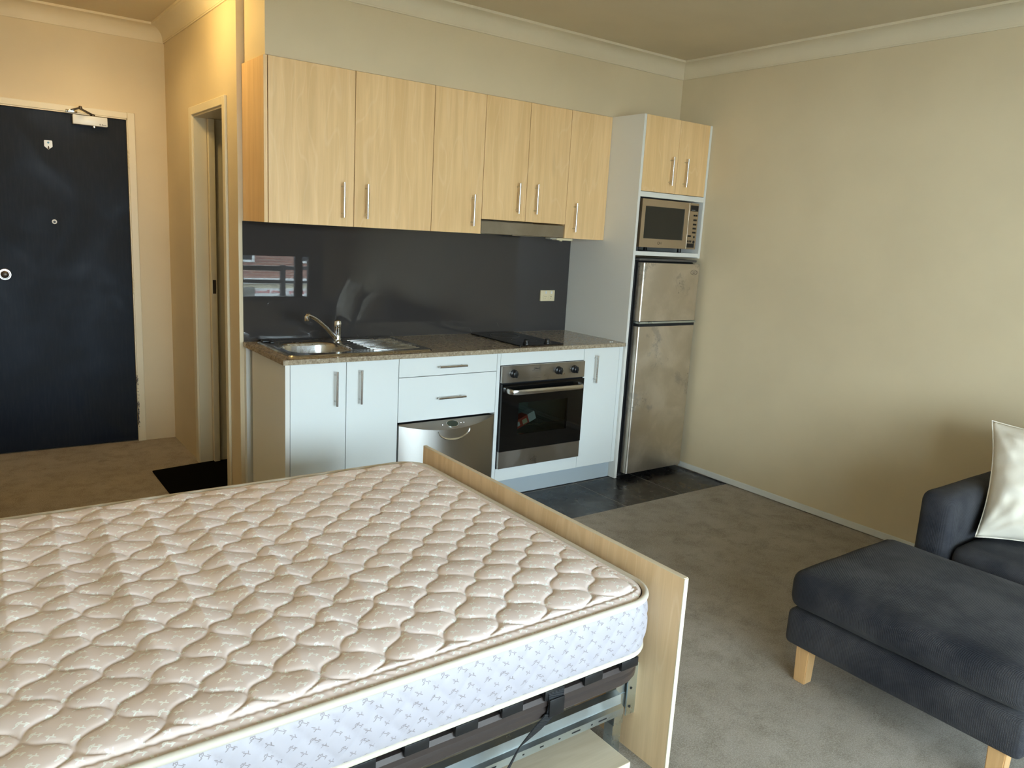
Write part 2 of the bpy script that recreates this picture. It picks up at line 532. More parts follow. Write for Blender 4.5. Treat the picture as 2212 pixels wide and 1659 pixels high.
M_SIGNRED = Mat('sign_red', (.60, .03, .03), .5).m
M_SIGNGREY = Mat('sign_dark', (.06, .06, .07), .5).m
M_STONE = paint('cream_render', (.72, .64, .48), .8)
M_CONC = paint('balcony_concrete', (.50, .50, .48), .8)
M_ALU = Mat('dark_window_frame', (.02, .02, .022), .4, .3).m
M_BLIND = paint('brown_blind_cloth', (.16, .12, .08), .8)

def lamp_mat(name, col, strength):
    m = bpy.data.materials.new(name); m.use_nodes = True; nt = m.node_tree; nt.nodes.clear()
    o = nt.nodes.new('ShaderNodeOutputMaterial'); e = nt.nodes.new('ShaderNodeEmission')
    e.inputs[0].default_value = (*col, 1); e.inputs[1].default_value = strength; nt.links.new(e.outputs[0], o.inputs[0]); return m
M_LAMP = lamp_mat('warm_lamp_glass', (1.0, .68, .30), 6.0)

# ------------------------------------------------------------------ the setting
XW = 3.137          # right wall
YB = 0.59           # kitchen back wall
XH = 0.376          # hall side wall
YE = 2.06           # hall end wall
ZC = 2.62           # ceiling
YN = -4.30          # window wall
XLW = -1.32         # left wall of the room
XHL = -0.86         # hall left wall
def S(name, bm, m, label):
    return tag(obj(name, bm, m, smooth=False), label, None, None, 'structure')

fl = B(); box(fl, XLW-.1, XW+.1, YN-.1, -.415, -.04, 0); box(fl, XLW-.1, .43, -.415, YE+.12, -.04, 0); box(fl, .43, .52, .60, YE+.02, -.04, -.001)
FLOOR = S('floor', fl, M_CARPET, 'stained taupe carpet with a strip of charcoal tiles along the kitchen')
# tiles in front of and under the kitchen, each a piece of the floor
tb = bx(.43, XW+.1, -.415, .69, -.04, -.0036); obj('grout_bed', tb, M_GROUT, FLOOR, smooth=False)
tx = [.43, .885, 1.34, 1.795, 2.2505, 2.7055, XW+.002]
for i in range(6):
    for (ya, yb) in ((-.415, .039), (.043, .585)):
        obj('tile', bx(tx[i]+.0022, tx[i+1]-.0022, ya+.001, yb-.001, -.02, -.0025, bev=.0012, seg=1), M_TILE, FLOOR, smooth=False)
obj('bathroom_floor', bx(.52, 2.3, .69, 2.1, -.04, -.004), M_TILE, FLOOR, smooth=False)

S('wall_back', bx(XH, XW+.1, YB, YB+.1, 0, ZC), M_WALL, 'cream plaster wall behind the kitchenette')
S('wall_bulkhead', bx(.412, XW+.0, .285, YB, 2.222, ZC), M_WALL, 'cream plaster bulkhead above the wall cabinets')
S('wall_right', bx(XW, XW+.1, YN-.1, YB+.1, 0, ZC), M_WALL, 'large plain cream wall beside the fridge and sofa')
hs = B(); box(hs, XH, XH+.15, YB+.1, .80, 0, ZC); box(hs, XH, XH+.15, 1.39, YE+.1, 0, ZC); box(hs, XH, XH+.15, .80, 1.39, 2.045, ZC)
S('wall_hall_side', hs, M_WALL, 'cream hall wall with the narrow bathroom doorway')
he = B(); box(he, XHL-.1, -.685, YE, YE+.1, 0, ZC); box(he, .148, XH, YE, YE+.1, 0, ZC); box(he, -.685, .148, YE, YE+.1, 2.047, ZC)
S('wall_hall_end', he, M_WALL, 'cream wall around the dark entrance door')
S('wall_hall_left', bx(XHL-.1, XHL, YB+.1, YE, 0, ZC), M_WALL, 'cream left wall of the entrance hall')
S('wall_left_return', bx(XLW-.1, XHL, YB, YB+.1, 0, ZC), M_WALL, 'short cream wall between room and hall')
S('wall_left', bx(XLW-.1, XLW, YN-.1, YB, 0, ZC), M_WALL, 'cream wall at the head of the bed')
S('wall_leak_block', bx(XHL-.1, .6, YE+.55, YE+.65, -.04, ZC), M_BATH, 'unseen dark wall added behind the entrance door to block stray sky')  # added blocker: stops sky leaking in under the entrance door
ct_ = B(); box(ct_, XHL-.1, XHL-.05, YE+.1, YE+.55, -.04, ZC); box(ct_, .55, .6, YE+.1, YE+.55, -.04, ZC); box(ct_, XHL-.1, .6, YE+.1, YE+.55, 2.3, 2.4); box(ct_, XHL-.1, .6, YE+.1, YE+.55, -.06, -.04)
S('wall_leak_block_side', ct_, M_BATH, 'unseen dark side pieces added behind the entrance door to block stray sky')  # sides, top and floor of the added light blocker
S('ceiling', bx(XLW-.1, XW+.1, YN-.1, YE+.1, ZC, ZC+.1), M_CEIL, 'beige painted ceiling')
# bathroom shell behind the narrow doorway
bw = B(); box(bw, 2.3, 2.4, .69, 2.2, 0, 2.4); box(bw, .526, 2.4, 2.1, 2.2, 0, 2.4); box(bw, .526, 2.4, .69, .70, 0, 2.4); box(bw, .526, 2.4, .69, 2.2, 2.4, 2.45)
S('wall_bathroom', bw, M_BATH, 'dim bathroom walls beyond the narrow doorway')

# window wall behind the viewer: full-height glazed doors and a lower window by the sofa
ww = B()
box(ww, XLW, -.75, YN-.1, YN, 0, ZC); box(ww, 2.84, XW, YN-.1, YN, 0, ZC)
box(ww, -.75, 2.84, YN-.1, YN, 2.30, ZC); box(ww, 1.72, 2.84, YN-.1, YN, 0, .56)
S('wall_window', ww, M_WALL, 'window wall with balcony glazing opposite the kitchen')
def glazing(name, x0, x1, z0, z1, muls, label):
    """muls: (xa, xb) spans of the inner stiles"""
    e = empty(name, ((x0+x1)/2, YN-.05, z0), label, None, None, 'structure')
    fr = B(); w = .055
    for zz in (z0, z1-w): box(fr, x0, x1, YN-.085, YN-.025, zz, zz+w)
    for xx in (x0, x1-w): box(fr, xx, xx+w, YN-.085, YN-.025, z0+w, z1-w)
    obj('window_frame', fr, M_ALU, e, smooth=False)
    for xa, xb in muls: obj('mullion', bx(xa, xb, YN-.08, YN-.03, z0+w, z1-w), M_ALU, e, smooth=False)
    ed = [x0+w] + [q for m_ in muls for q in m_] + [x1-w]
    for i in range(0, len(ed), 2):
        if ed[i+1]-ed[i] > .01: obj('pane', bx(ed[i], ed[i+1], YN-.058, YN-.052, z0+w, z1-w), M_GLASS, e, smooth=False)
    return e
glazing('window_1', -.75, 1.72, 0.0, 2.30, [(.03, .10), (.84, .91)], 'tall balcony glass doors behind the viewer')
glazing('window_2', 1.72, 2.84, .56, 2.30, [(2.50, 2.59), (2.66, 2.785)], 'side window by the sofa, reflected in the dark splashback')
rb = empty('roller_blind', (2.4, YN+.01, 1.1), 'half-lowered brown roller blind over the window by the sofa', 'blind')
obj('blind_cloth', bx(1.74, 2.82, YN+.006, YN+.010, 1.10, 2.24), M_BLIND, rb, smooth=False)
obj('bottom_bar', bx(1.74, 2.82, YN+.001, YN+.015, 1.08, 1.105, bev=.004), M_ALU, rb)
obj('roller', tube(B(), [(1.73, YN+.03, 2.26), (2.83, YN+.03, 2.26)], .025), M_ALU, rb)

# ---- cornices (cove moulding)
def cornice_sec():
    d = .088; p = [(0, -d-.008), (.007, -d-.008), (.007, -d)]
    for i in range(9):
        a = i/8*PI/2
        p.append((.009+.068*(1-math.cos(a)), -d + .074*math.sin(a)))
    p += [(.079, -.013), (.088, -.013), (.088, 0), (0, 0)]
    return p
CS = cornice_sec()
def cornice(n, axis, a0, a1, w, sgn, label):
    """axis along which it runs; w wall coordinate; sgn direction into the room"""
    b = B(); poly = [(w+sgn*d, ZC+z) for d, z in CS]
    prism(b, poly, axis, a0, a1)
    return tag(obj('trim_%d' % n, b, M_CORN, angle=25), label, None, None, 'structure')
cornice(1, 'x', .412, XW, .285, -1, 'cove cornice along the kitchen bulkhead')
cornice(2, 'y', YN, .285, XW, -1, 'cove cornice along the plain right wall')
cornice(3, 'x', XHL, XH, YE, -1, 'cove cornice above the entrance door')
cornice(4, 'y', YB, YE, XH, -1, 'cove cornice above the bathroom doorway')
cornice(5, 'x', XLW, XW, YN, 1, 'cove cornice over the window wall')
cornice(6, 'y', YN, YB, XLW, 1, 'cove cornice above the bed head wall')

# ---- skirting
sk = B(); box(sk, XW-.012, XW, -.40+.83, YN, .002, .042)
sk = B(); box(sk, XW-.012, XW, -.235, .0, .006, .040, bev=.002, seg=1); box(sk, XW-.012, XW, YN, -.237, .004, .040, bev=.002, seg=1)
tag(obj('baseboard_right', sk, M_SKIRT, smooth=False), 'low pale skirting strip along the right wall', None, None, 'structure')

# ------------------------------------------------------------------ entrance door
D1 = empty('door_1', (-.27, YE, 0), 'scuffed dark navy entrance door with closer and peephole', None, None, 'structure')
leaf = obj('leaf', bx(-.682, .144, YE+.006, YE+.046, .008, 2.043, bev=.0015, seg=1), M_DOOR, D1, smooth=False)
ar = B()
box(ar, .150, .192, YE-.014, YE, 0, 2.088, bev=.003, seg=1); box(ar, -.730, -.687, YE-.014, YE, 0, 2.088, bev=.003, seg=1)
box(ar, -.687, .150, YE-.014, YE, 2.050, 2.088, bev=.003, seg=1)
obj('architrave', ar, M_CHIP, D1, smooth=False)
jb = B(); box(jb, .145, .150, YE-.010, YE+.06, 0, 2.05); box(jb, -.687, -.682, YE-.010, YE+.06, 0, 2.05); box(jb, -.687, .15, YE-.010, YE+.06, 2.044, 2.050)
obj('jamb', jb, M_CHIP, D1, smooth=False)
h0 = None
for (za, zb) in ((1.755, 1.865), (.975, 1.085), (.27, .38)):
    if h0 is None:
        b = B()
        for k in range(5):
            q = (zb-za)/5; lathe(b, [(.0062, za+q*k+.001), (.0072, za+q*k+.003), (.0072, za+q*(k+1)-.003), (.0062, za+q*(k+1)-.001)], (.152, YE-.008, 0), 'z', 10)
        box(b, .148, .153, YE-.003, YE+.004, za, zb)
        h0 = obj('hinge', b, M_TRIM, D1)
    else:
        inst('hinge', h0, D1, (0, 0, za-1.755))
b = lathe(B(), [(.006, 0), (.0135, 0), (.0135, -.004), (.010, -.006), (.006, -.005)], (-.268, YE+.006, 1.408), 'y', 20)
pv = obj('peephole', b, M_WHITEPL, D1); obj('lens', lathe(B(), [(.0065, 0), (.0065, -.0065), (.004, -.007)], (-.268, YE+.006, 1.408), 'y', 16), M_BLACK, pv)
b = lathe(B(), [(.036, 0), (.036, -.005), (.032, -.010), (.026, -.010), (.024, -.006), (.0215, -.006)], (-.537, YE+.006, 1.090), 'y', 32)
lk = obj('deadlock', b, M_CHROME, D1)
obj('cylinder', lathe(B(), [(.022, -.004), (.021, -.012), (.013, -.016), (.013, -.024), (.008, -.026)], (-.537, YE+.006, 1.090), 'y', 24), M_DKMETAL, lk)
# closer body, arm and bracket
cl = obj('door_closer', bx(-.148, .036, YE-.040, YE+.006, 1.984, 2.038, bev=.004), M_WHITEPL, D1)
obj('adjusting_screw', lathe(B(), [(.010, 0), (.009, -.010), (.004, -.014)], (-.035, YE-.018, 1.984), 'z', 14), M_CHROME, cl)
a = B(); sweep(a, [(-.040, YE-.020, 2.046), (-.112, YE-.085, 2.068)], [(-.009, -.003), (.009, -.003), (.009, .003), (-.009, .003)])
sweep(a, [(-.112, YE-.085, 2.073), (-.150, YE-.018, 2.062)], [(-.008, -.003), (.008, -.003), (.008, .003), (-.008, .003)])
lathe(a, [(.010, 0), (.011, .006), (.008, .016), (.003, .018)], (-.112, YE-.085, 2.066), 'z', 16); lathe(a, [(.013, 0), (.013, .012), (.008, .016)], (-.040, YE-.020, 2.036), 'z', 16)
obj('closer_arm', a, M_DKMETAL, cl)
obj('arm_bracket', bx(-.182, -.120, YE-.022, YE-.012, 2.048, 2.064, bev=.003), M_CHROME, cl)
bmk = B()
for i_, (w_, h_) in enumerate(((.005, .009), (.003, .004), (.005, .008), (.004, .005), (.005, .005), (.004, .006))): box(bmk, -.008+.0062*i_, -.008+.0062*i_+w_, YE-.0404, YE-.0399, 1.990, 1.990+h_)
obj('brand_mark', bmk, Mat('grey_print', (.25, .24, .22), .5).m, cl, smooth=False)

hk = empty('adhesive_hook', (-.277, YE, 1.826), 'small white adhesive hook stuck high on the entrance door', 'hook')
prof = [(-.295, 1.877), (-.259, 1.877), (-.256, 1.872), (-.256, 1.842), (-.277, 1.824), (-.298, 1.842), (-.298, 1.872)]
obj('backplate', prism(B(), [(x, z) for x, z in prof], 'y', YE+.001, YE+.006), M_WHITEPL, hk, smooth=False)
obj('hook', tube(B(), [(-.277, YE+.001, 1.842), (-.277, YE-.006, 1.832), (-.277, YE-.012, 1.828), (-.277, YE-.014, 1.836)], .0028, 8), M_DKMETAL, hk)
obj('blue_mark', lathe(B(), [(.006, 0), (.006, -.0008)], (-.277, YE+.001, 1.864), 'y', 14), Mat('blue_print', (.12, .30, .45), .5).m, hk)

# ------------------------------------------------------------------ bathroom doorway
D2 = empty('door_2', (XH, 1.09, 0), 'narrow bathroom doorway with a cream sliding door part open', None, None, 'structure')
ar = B(); t = .014
box(ar, XH-t, XH, 1.392, 1.455, 0, 2.090, bev=.003, seg=1); box(ar, XH-t, XH, .750, .798, 0, 2.090, bev=.003, seg=1); box(ar, XH-t, XH, .798, 1.392, 2.045, 2.090, bev=.003, seg=1)
obj('architrave', ar, M_TRIM, D2, smooth=False)
jb = B(); box(jb, XH-.004, XH+.066, 1.384, 1.394, 0, 2.045); box(jb, XH+.104, XH+.155, 1.384, 1.394, 0, 2.045); box(jb, XH-.004, XH+.155, .796, .802, 0, 2.045); box(jb, XH-.004, XH+.155, .80, 1.39, 2.036, 2.046)
obj('jamb', jb, M_TRIM, D2, smooth=False)
lf = obj('leaf', bx(XH+.068, XH+.102, 1.352, 1.96, .012, 2.034, bev=.001, seg=1), M_TRIM, D2, smooth=False)
b = bx(XH+.076, XH+.094, 1.349, 1.354, 1.045, 1.125); obj('latch_plate', b, M_DKMETAL, lf, smooth=False)
# things dimly seen beyond
vn = empty('vanity_cabinet', (1.0, 1.9, 0), 'dim beige vanity cabinet inside the bathroom', 'cabinet')
obj('body', bx(.75, 1.30, 1.66, 2.08, .42, .88), paint('vanity_beige', (.30, .25, .17)), vn, smooth=False)
obj('basin_top', bx(.74, 1.31, 1.64, 2.08, .88, .91, bev=.006), M_WHITEPL, vn)
bt = empty('toiletry_box', (.9, 1.95, .91), 'dark box seen dimly on the bathroom vanity through the doorway', 'box')
obj('box_body', bx(.78, 1.1, 1.80, 2.05, .911, 1.18, bev=.01), M_BLACK, bt)
obj('box_rim', tube(B(), [(.78, 1.80, 1.18), (1.1, 1.80, 1.18), (1.1, 2.05, 1.18), (.78, 2.05, 1.18)], .008, 8, closed=True), M_DKMETAL, bt)

# ------------------------------------------------------------------ hall lamp (surface mounted globe)
def ceiling_lamp(x, y, watts, label, r=.13):
    e = empty('ceiling_lamp', (x, y, ZC-.10), label, 'lamp')
    obj('base', lathe(B(), [(r+.012, 0), (r+.012, -.018), (r, -.022)], (x, y, ZC), 'z', 40), M_WHITEPL, e)
    pr = [(r*math.cos(a), -.022-.070*math.sin(a)) for a in [i*PI/2/8 for i in range(8)]] + [(.004, -.092)]
    obj('shade', lathe(B(), pr, (x, y, ZC), 'z', 40), M_LAMP, e)
    ld = bpy.data.lights.new('hall_bulb', 'POINT'); ld.energy = watts; ld.color = (1.0, .72, .28); ld.shadow_soft_size = .06
    lo = bpy.data.objects.new('hall_bulb', ld); COL.objects.link(lo); lo.parent = e; lo.location = (0, 0, -.055)
    return e
ceiling_lamp(-.02, .74, 10, 'round warm ceiling lamp in the entrance hall', .10)
dl = empty('downlight', (-.11, 1.46, ZC-.004), 'recessed warm downlight in the hall ceiling near the entrance door', 'lamp')
obj('trim_ring', lathe(B(), [(.050, 0), (.058, 0), (.060, -.004), (.050, -.006)], (-.11, 1.46, ZC-.0005), 'z', 32), M_WHITEPL, dl)
obj('diffuser', lathe(B(), [(.049, -.001), (.049, -.003)], (-.11, 1.46, ZC), 'z', 32), M_LAMP, dl)
_d = bpy.data.lights.new('downlight_bulb', 'SPOT'); _d.energy = 15; _d.color = (1.0, .70, .30); _d.spot_size = 2.6; _d.spot_blend = .8; _d.shadow_soft_size = .05
_do = bpy.data.objects.new('downlight_bulb', _d); COL.objects.link(_do); _do.parent = dl; _do.location = (0, 0, -.012)

# ------------------------------------------------------------------ shared handle
def bar_handle(parent, p, vertical=True, L=.168, name='handle', out=-.030):
    """bar on two posts; p = centre on the door face, bar stands off by out in y"""
    x, y, z = p; b = B()
    if vertical:
        tube(b, [(x, y+out, z-L/2), (x, y+out, z+L/2)], .0058, 12)
        for s in (-1, 1): tube(b, [(x, y, z+s*(L/2-.020)), (x, y+out, z+s*(L/2-.020))], .0042, 8)
    else:
        tube(b, [(x-L/2, y+out, z), (x+L/2, y+out, z)], .0058, 12)
        for s in (-1, 1): tube(b, [(x+s*(L/2-.020), y, z), (x+s*(L/2-.020), y+out, z)], .0042, 8)
    return obj(name, b, M_HANDLE, parent)

def carcass(b, x0, x1, y0, y1, z0, z1, t=.016, top=True, back=True):
    box(b, x0, x0+t, y0, y1, z0, z1); box(b, x1-t, x1, y0, y1, z0, z1); box(b, x0+t, x1-t, y0, y1, z0, z0+t)
    if top: box(b, x0+t, x1-t, y0, y1, z1-t, z1)
    if back: box(b, x0+t, x1-t, y1-.006, y1, z0+t, z1-t)
    return b

# ------------------------------------------------------------------ base run
YF = .015           # front face of base doors
ZB = .111           # underside of base doors
ZT = .849           # underside of worktop
def base_unit(name, x0, x1, label, cat='cabinet', top=False):
    e = empty(name, ((x0+x1)/2, .3, .0), label, cat)
    return e
G = .0015
sc_ = base_unit('sink_cabinet', .406, .988, 'white two-door base cabinet under the sink')
b = B(); box(b, .430, .446, YF+.022, .52, ZB, ZT); box(b, .972, .988, YF+.022, .585, ZB, ZT); box(b, .446, .972, YF+.022, .585, ZB, ZB+.016); box(b, .446, .972, .579, .585, ZB+.016, ZT-.2)
obj('carcass', b, M_WHITE2, sc_, smooth=False)
obj('end_panel', bx(.406, .4285, YF, .487, .0, ZT, bev=.0008, seg=1), M_WHITE2, sc_, smooth=False)
for (xa, xb, hx) in ((.4305, .706-G, .648), (.706+G, .988-G, .774)):
    d = obj('door', bx(xa, xb, YF, YF+.018, ZB, ZT-.003, bev=.001, seg=1), M_WHITE, sc_, smooth=False)
    bar_handle(d, (hx, YF, .7235))
dc = base_unit('drawer_cabinet', .988, 1.588, 'white two-drawer unit above the dishwasher')
b = B(); box(b, .988, 1.588, YF+.022, .585, .513, .529); box(b, .9885, 1.0, YF+.022, .585, .529, ZT); box(b, 1.576, 1.588, YF+.022, .585, .529, ZT)
obj('carcass', b, M_WHITE2, dc, smooth=False)
for (za, zb, hz) in ((.749+G, ZT-.003, .7965), (.517, .749-G, .631)):
    d = obj('drawer_front', bx(.988+G, 1.588-G, YF, YF+.018, za, zb, bev=.001, seg=1), M_WHITE, dc, smooth=False)
    bar_handle(d, (1.292, YF, hz), False)
oc = base_unit('oven_housing', 1.588, 2.217, 'white base unit framing the built-in oven')
b = B(); box(b, 1.5885, 1.610, YF, .585, ZB, ZT-.003); box(b, 1.612, 2.216, YF, YF+.018, .779, ZT-.003); box(b, 1.612, 2.216, YF, YF+.018, ZB, .184); box(b, 1.612, 2.216, YF+.02, .585, ZB, ZB+.016)
obj('frame', b, M_WHITE, oc, smooth=False)
nc = base_unit('narrow_cabinet', 2.217, 2.53, 'narrow white base cabinet between oven and fridge')
obj('carcass', carcass(B(), 2.2185, 2.530, YF+.022, .585, ZB, ZT-.001), M_WHITE2, nc, smooth=False)
d = obj('door', bx(2.2195, 2.505, YF, YF+.018, ZB, ZT-.003, bev=.001, seg=1), M_WHITE, nc, smooth=False)
bar_handle(d, (2.303, YF, .722))
obj('filler', bx(2.507, 2.5335, YF+.001, YF+.018, ZB, ZT-.003), M_WHITE, nc, smooth=False)
tag(obj('kickboard', bx(1.59, 2.532, .058, .072, 0, ZB-.001), M_KICK, smooth=False), 'grey kickboard under the oven', 'kickboard')
tag(obj('kickboard', bx(.430, .990, .058, .072, 0, ZB-.001), M_KICK, smooth=False), 'grey kickboard under the sink cabinet', 'kickboard')
tag(obj('wall_batten', bx(.397, .442, .556, YB, 0, .845), M_SKIRT, smooth=False), 'pale upright batten between wall and base cabinet end', 'batten')

# ---- worktop with cut-out for the bowl
w = B(); zt = .872; hx0, hx1, hy0, hy1 = .505, .815, .135, .455
box(w, .392, 2.540, 0, hy0, ZT, zt); box(w, .392, 2.540, hy1, YB-.006, ZT, zt); box(w, .392, hx0, hy0, hy1, ZT, zt); box(w, hx1, 2.540, hy0, hy1, ZT, zt)
bmesh.ops.remove_doubles(w, verts=w.verts[:], dist=1e-5)
tag(obj('worktop', w, M_GRANITE, smooth=False), 'speckled brown stone-look worktop with a cream chipped front edge', 'worktop')
tag(obj('splashback', bx(.395, 2.533, YB-.006, YB-.0005, zt+.0005, 1.480), M_SPLASH, smooth=False), 'glossy dark grey glass splashback reflecting the window', 'splashback')

# ---- sink
sk = empty('sink', (.83, .31, zt), 'stainless steel sink with left bowl and ribbed drainer', 'sink')
def rrect(x0, x1, y0, y1, r, n=8):
    p = []
    for cx, cy, a0 in ((x1-r, y1-r, 0), (x0+r, y1-r, PI/2), (x0+r, y0+r, PI), (x1-r, y0+r, 1.5*PI)):
        for i in range(n+1):
            a = a0 + PI/2*i/n; p.append((cx+r*math.cos(a), cy+r*math.sin(a)))
    return p
b = B()
outer = rrect(.447, 1.217, .062, .560, .035); o2 = rrect(.453, 1.211, .068, .554, .032)
inn = rrect(.500, .820, .130, .460, .10)
def ring(pts, z): return [b.verts.new((x, y, z)) for x, y in pts]
def bridge(A, C):
    n = len(A)
    for i in range(n): b.faces.new((A[i], A[(i+1) % n], C[(i+1) % n], C[i]))
r0, r1 = ring(outer, zt+.0006), ring(o2, zt+.007)
bridge(r0, r1)
i0 = ring(rrect(.494, .826, .124, .466, .104), zt+.006); i1 = ring(inn, zt+.001)
i2 = ring(rrect(.505, .815, .135, .455, .095), zt-.012); i3 = ring(rrect(.510, .810, .140, .450, .09), zt-.130); i4 = ring(rrect(.535, .785, .165, .425, .075), zt-.150)
bridge(i0, i1); bridge(i1, i2); bridge(i2, i3); bridge(i3, i4); b.faces.new(i4)
# deck between rim and bowl / drainer, split left and right
bridge(r1, i0)
obj('deck_and_bowl', b, M_SINK, sk, angle=40)
rb_ = None
for k in range(9):
    yy = .135+.040*k
    if rb_ is None: rb_ = obj('drainer_rib', bx(.905, 1.170, yy, yy+.014, zt+.0060, zt+.0088, bev=.0026), M_SINK, sk)
    else: inst('drainer_rib', rb_, sk, (0, .040*k, 0))
obj('waste', lathe(B(), [(.002, 0), (.026, .001), (.034, .004), (.036, .002), (.036, 0)], (.66, .295, zt-.149), 'z', 24), M_CHROME, sk)

# ---- mixer tap
tp = empty('mixer_tap', (.832, .500, zt), 'chrome single-lever mixer tap behind the sink', 'tap')
tp.location = (.835, .425, zt+.006); WL[tp.name] = Vector(tp.location)
txx, tyy, tz = .835, .425, zt+.006
obj('body', lathe(B(), [(.026, 0), (.026, .006), (.021, .010), (.0195, .014), (.0195, .078), (.0205, .080)], (txx, tyy, tz), 'z', 28), M_CHROME, tp)
obj('lever_cap', lathe(B(), [(.0205, .081), (.0215, .084), (.0220, .100), (.0195, .113), (.012, .120), (.003, .122)], (txx, tyy, tz), 'z', 28), M_CHROME, tp)
obj('lever', tube(B(), [(txx, tyy+.005, tz+.108), (txx+.010, tyy+.030, tz+.122), (txx+.018, tyy+.055, tz+.130)], .006, 10), M_CHROME, tp)
sp_ = [(txx-.014, tyy-.010, tz+.022)]
tipx, tipy, tipz = .632, .315, 1.037
for i in range(1, 9):
    t = i/8; sp_.append((txx-.014+(tipx-txx+.014)*t, tyy-.010+(tipy-tyy+.01)*t, tz+.022+(tipz-tz-.022)*(1-(1-t)**1.35)))
sp_ += [(tipx-.006, tipy-.004, tipz-.001), (tipx-.012, tipy-.007, tipz-.010)]
obj('spout', tube(B(), sp_, .0112, 12), M_CHROME, tp)
obj('aerator', lathe(B(), [(.0115, -.022), (.0125, -.020), (.0125, .002), (.009, .006)], (tipx-.010, tipy-.006, tipz-.006), 'z', 18), M_CHROME, tp)
b = rbox(B(), .452, .500, .470, .500, zt+.008, zt+.022, .006, (2, 2, 1))
pg = empty('sink_plug', (.475, .485, zt+.006), 'small black plug piece lying on the back left corner of the sink', 'plug')
obj('plug_body', b, M_BLACK, pg); obj('plug_tab', rbox(B(), .486, .510, .445, .482, zt+.007, zt+.017, .004, (2, 2, 1)), M_BLACK, pg)

# ---- hob
hb = empty('hob', (1.93, .3, zt), 'black glass two-zone hob set into the worktop', 'hob')
obj('glass', bx(1.762, 2.078, .046, .556, zt+.0003, zt+.007, bev=.002), M_HOB, hb, smooth=False)
for (kx, ky) in ((1.836, .088), (1.982, .080)):
    k = obj('knob', lathe(B(), [(.021, 0), (.0205, .006), (.016, .010), (.0145, .024), (.013, .026)], (kx, ky, zt+.007), 'z', 24), M_BLACK, hb)
    obj('grip', bx(kx-.004, kx+.004, ky-.017, ky+.017, zt+.014, zt+.034, bev=.002), M_BLACK, k)
for (kx, ky, r) in ((1.92, .22, .075), (1.92, .42, .09)):
    b = B(); tube(b, [(kx+r*math.cos(a), ky+r*math.sin(a), zt+.0070) for a in [i*2*PI/40 for i in range(40)]], .0006, 4, closed=True)
    obj('zone_ring', b, Mat('zone_print', (.06, .06, .06), .3).m, hb)
for dx in (0, .016): tag(obj('bumper', lathe(B(), [(.0055, 0), (.005, .003), (.002, .0045)], (2.450+dx, .047, zt), 'z', 12), M_WHITEPL), ('left' if dx == 0 else 'right')+' one of two tiny clear bumper dots on the worktop beside the fridge panel', 'bumper', 'bumper dots on the worktop')

# ---- power point on the splashback
pp = empty('power_point', (2.36, YB, 1.07), 'cream double power point on the dark splashback', 'power point')
obj('plate', bx(2.300, 2.417, YB-.018, YB-.006, 1.070, 1.141, bev=.003), M_CREAMPL, pp)
for x in (2.336, 2.382):
    s_ = obj('socket', lathe(B(), [(.0165, 0), (.0165, -.002), (.015, -.003)], (x, YB-.018, 1.096), 'y', 22), M_CREAMPL, pp)
    sl = B()
    for dx, rz in ((-.005, 1), (.005, -1), (0, 0)):
        z0_ = 1.100 if rz else 1.088
        box(sl, x+dx-.0009, x+dx+.0009, YB-.0215, YB-.0205, z0_-.004, z0_+.004)
    obj('slots', sl, M_BLACK, s_, smooth=False)
    obj('rocker', bx(x+.001, x+.011, YB-.022, YB-.017, 1.118, 1.135, bev=.0015), M_WHITEPL, pp)

# ------------------------------------------------------------------ oven
ov = empty('oven', (1.914, .3, .187), 'built-in steel and black glass oven under the hob', 'oven')
b = B()
box(b, 1.616, 1.634, .02, .52, .19, .772); box(b, 2.194, 2.212, .02, .52, .19, .772); box(b, 1.634, 2.194, .02, .52, .70, .772); box(b, 1.634, 2.194, .02, .52, .19, .29); box(b, 1.634, 2.194, .50, .52, .29, .70)
obj('cavity', b, Mat('oven_enamel', (.22, .27, .26), .35).m, ov, smooth=False)
cp = obj('control_panel', bx(1.6135, 2.2135, -.004, .018, .681, .776, bev=.0015, seg=1), M_STEEL, ov, smooth=False)
gp = B(); box(gp, 1.6125, 1.70, .013, .02, .188, .778); box(gp, 2.13, 2.2145, .013, .02, .188, .778); box(gp, 1.70, 2.13, .013, .02, .188, .35); box(gp, 1.70, 2.13, .013, .02, .60, .778); bmesh.ops.remove_doubles(gp, verts=gp.verts[:], dist=1e-5)
obj('gap', gp, M_DARKGAP, ov, smooth=False)
for kx in (1.690, 2.010, 2.130):
    k = obj('knob', lathe(B(), [(.024, 0), (.023, -.008), (.0165, -.012), (.0155, -.026), (.012, -.028)], (kx, -.004, .732), 'y', 24), M_BLACK, cp)
    obj('grip', bx(kx-.005, kx+.005, -.038, -.012, .713, .751, bev=.002), M_BLACK, k)
M_PRINT = Mat('dark_print', (.05, .045, .04), .5).m
lgb = B(); prism(lgb, [(1.828, .748), (1.836, .752), (1.852, .753), (1.876, .756), (1.868, .751), (1.850, .749)], 'y', -.0046, -.004)
tube(lgb, [(1.840+.010*math.cos(a), -.0043, .752+.008*math.sin(a)) for a in [i*PI/10 for i in range(11)]], .0007, 4)
obj('logo', lgb, M_PRINT, cp, smooth=False)
obj('fine_print', bx(1.818, 1.878, -.0044, -.004, .742, .7430), M_PRINT, cp, smooth=False); obj('fine_print', bx(1.818, 1.880, -.0044, -.004, .700, .7012), M_PRINT, cp, smooth=False)
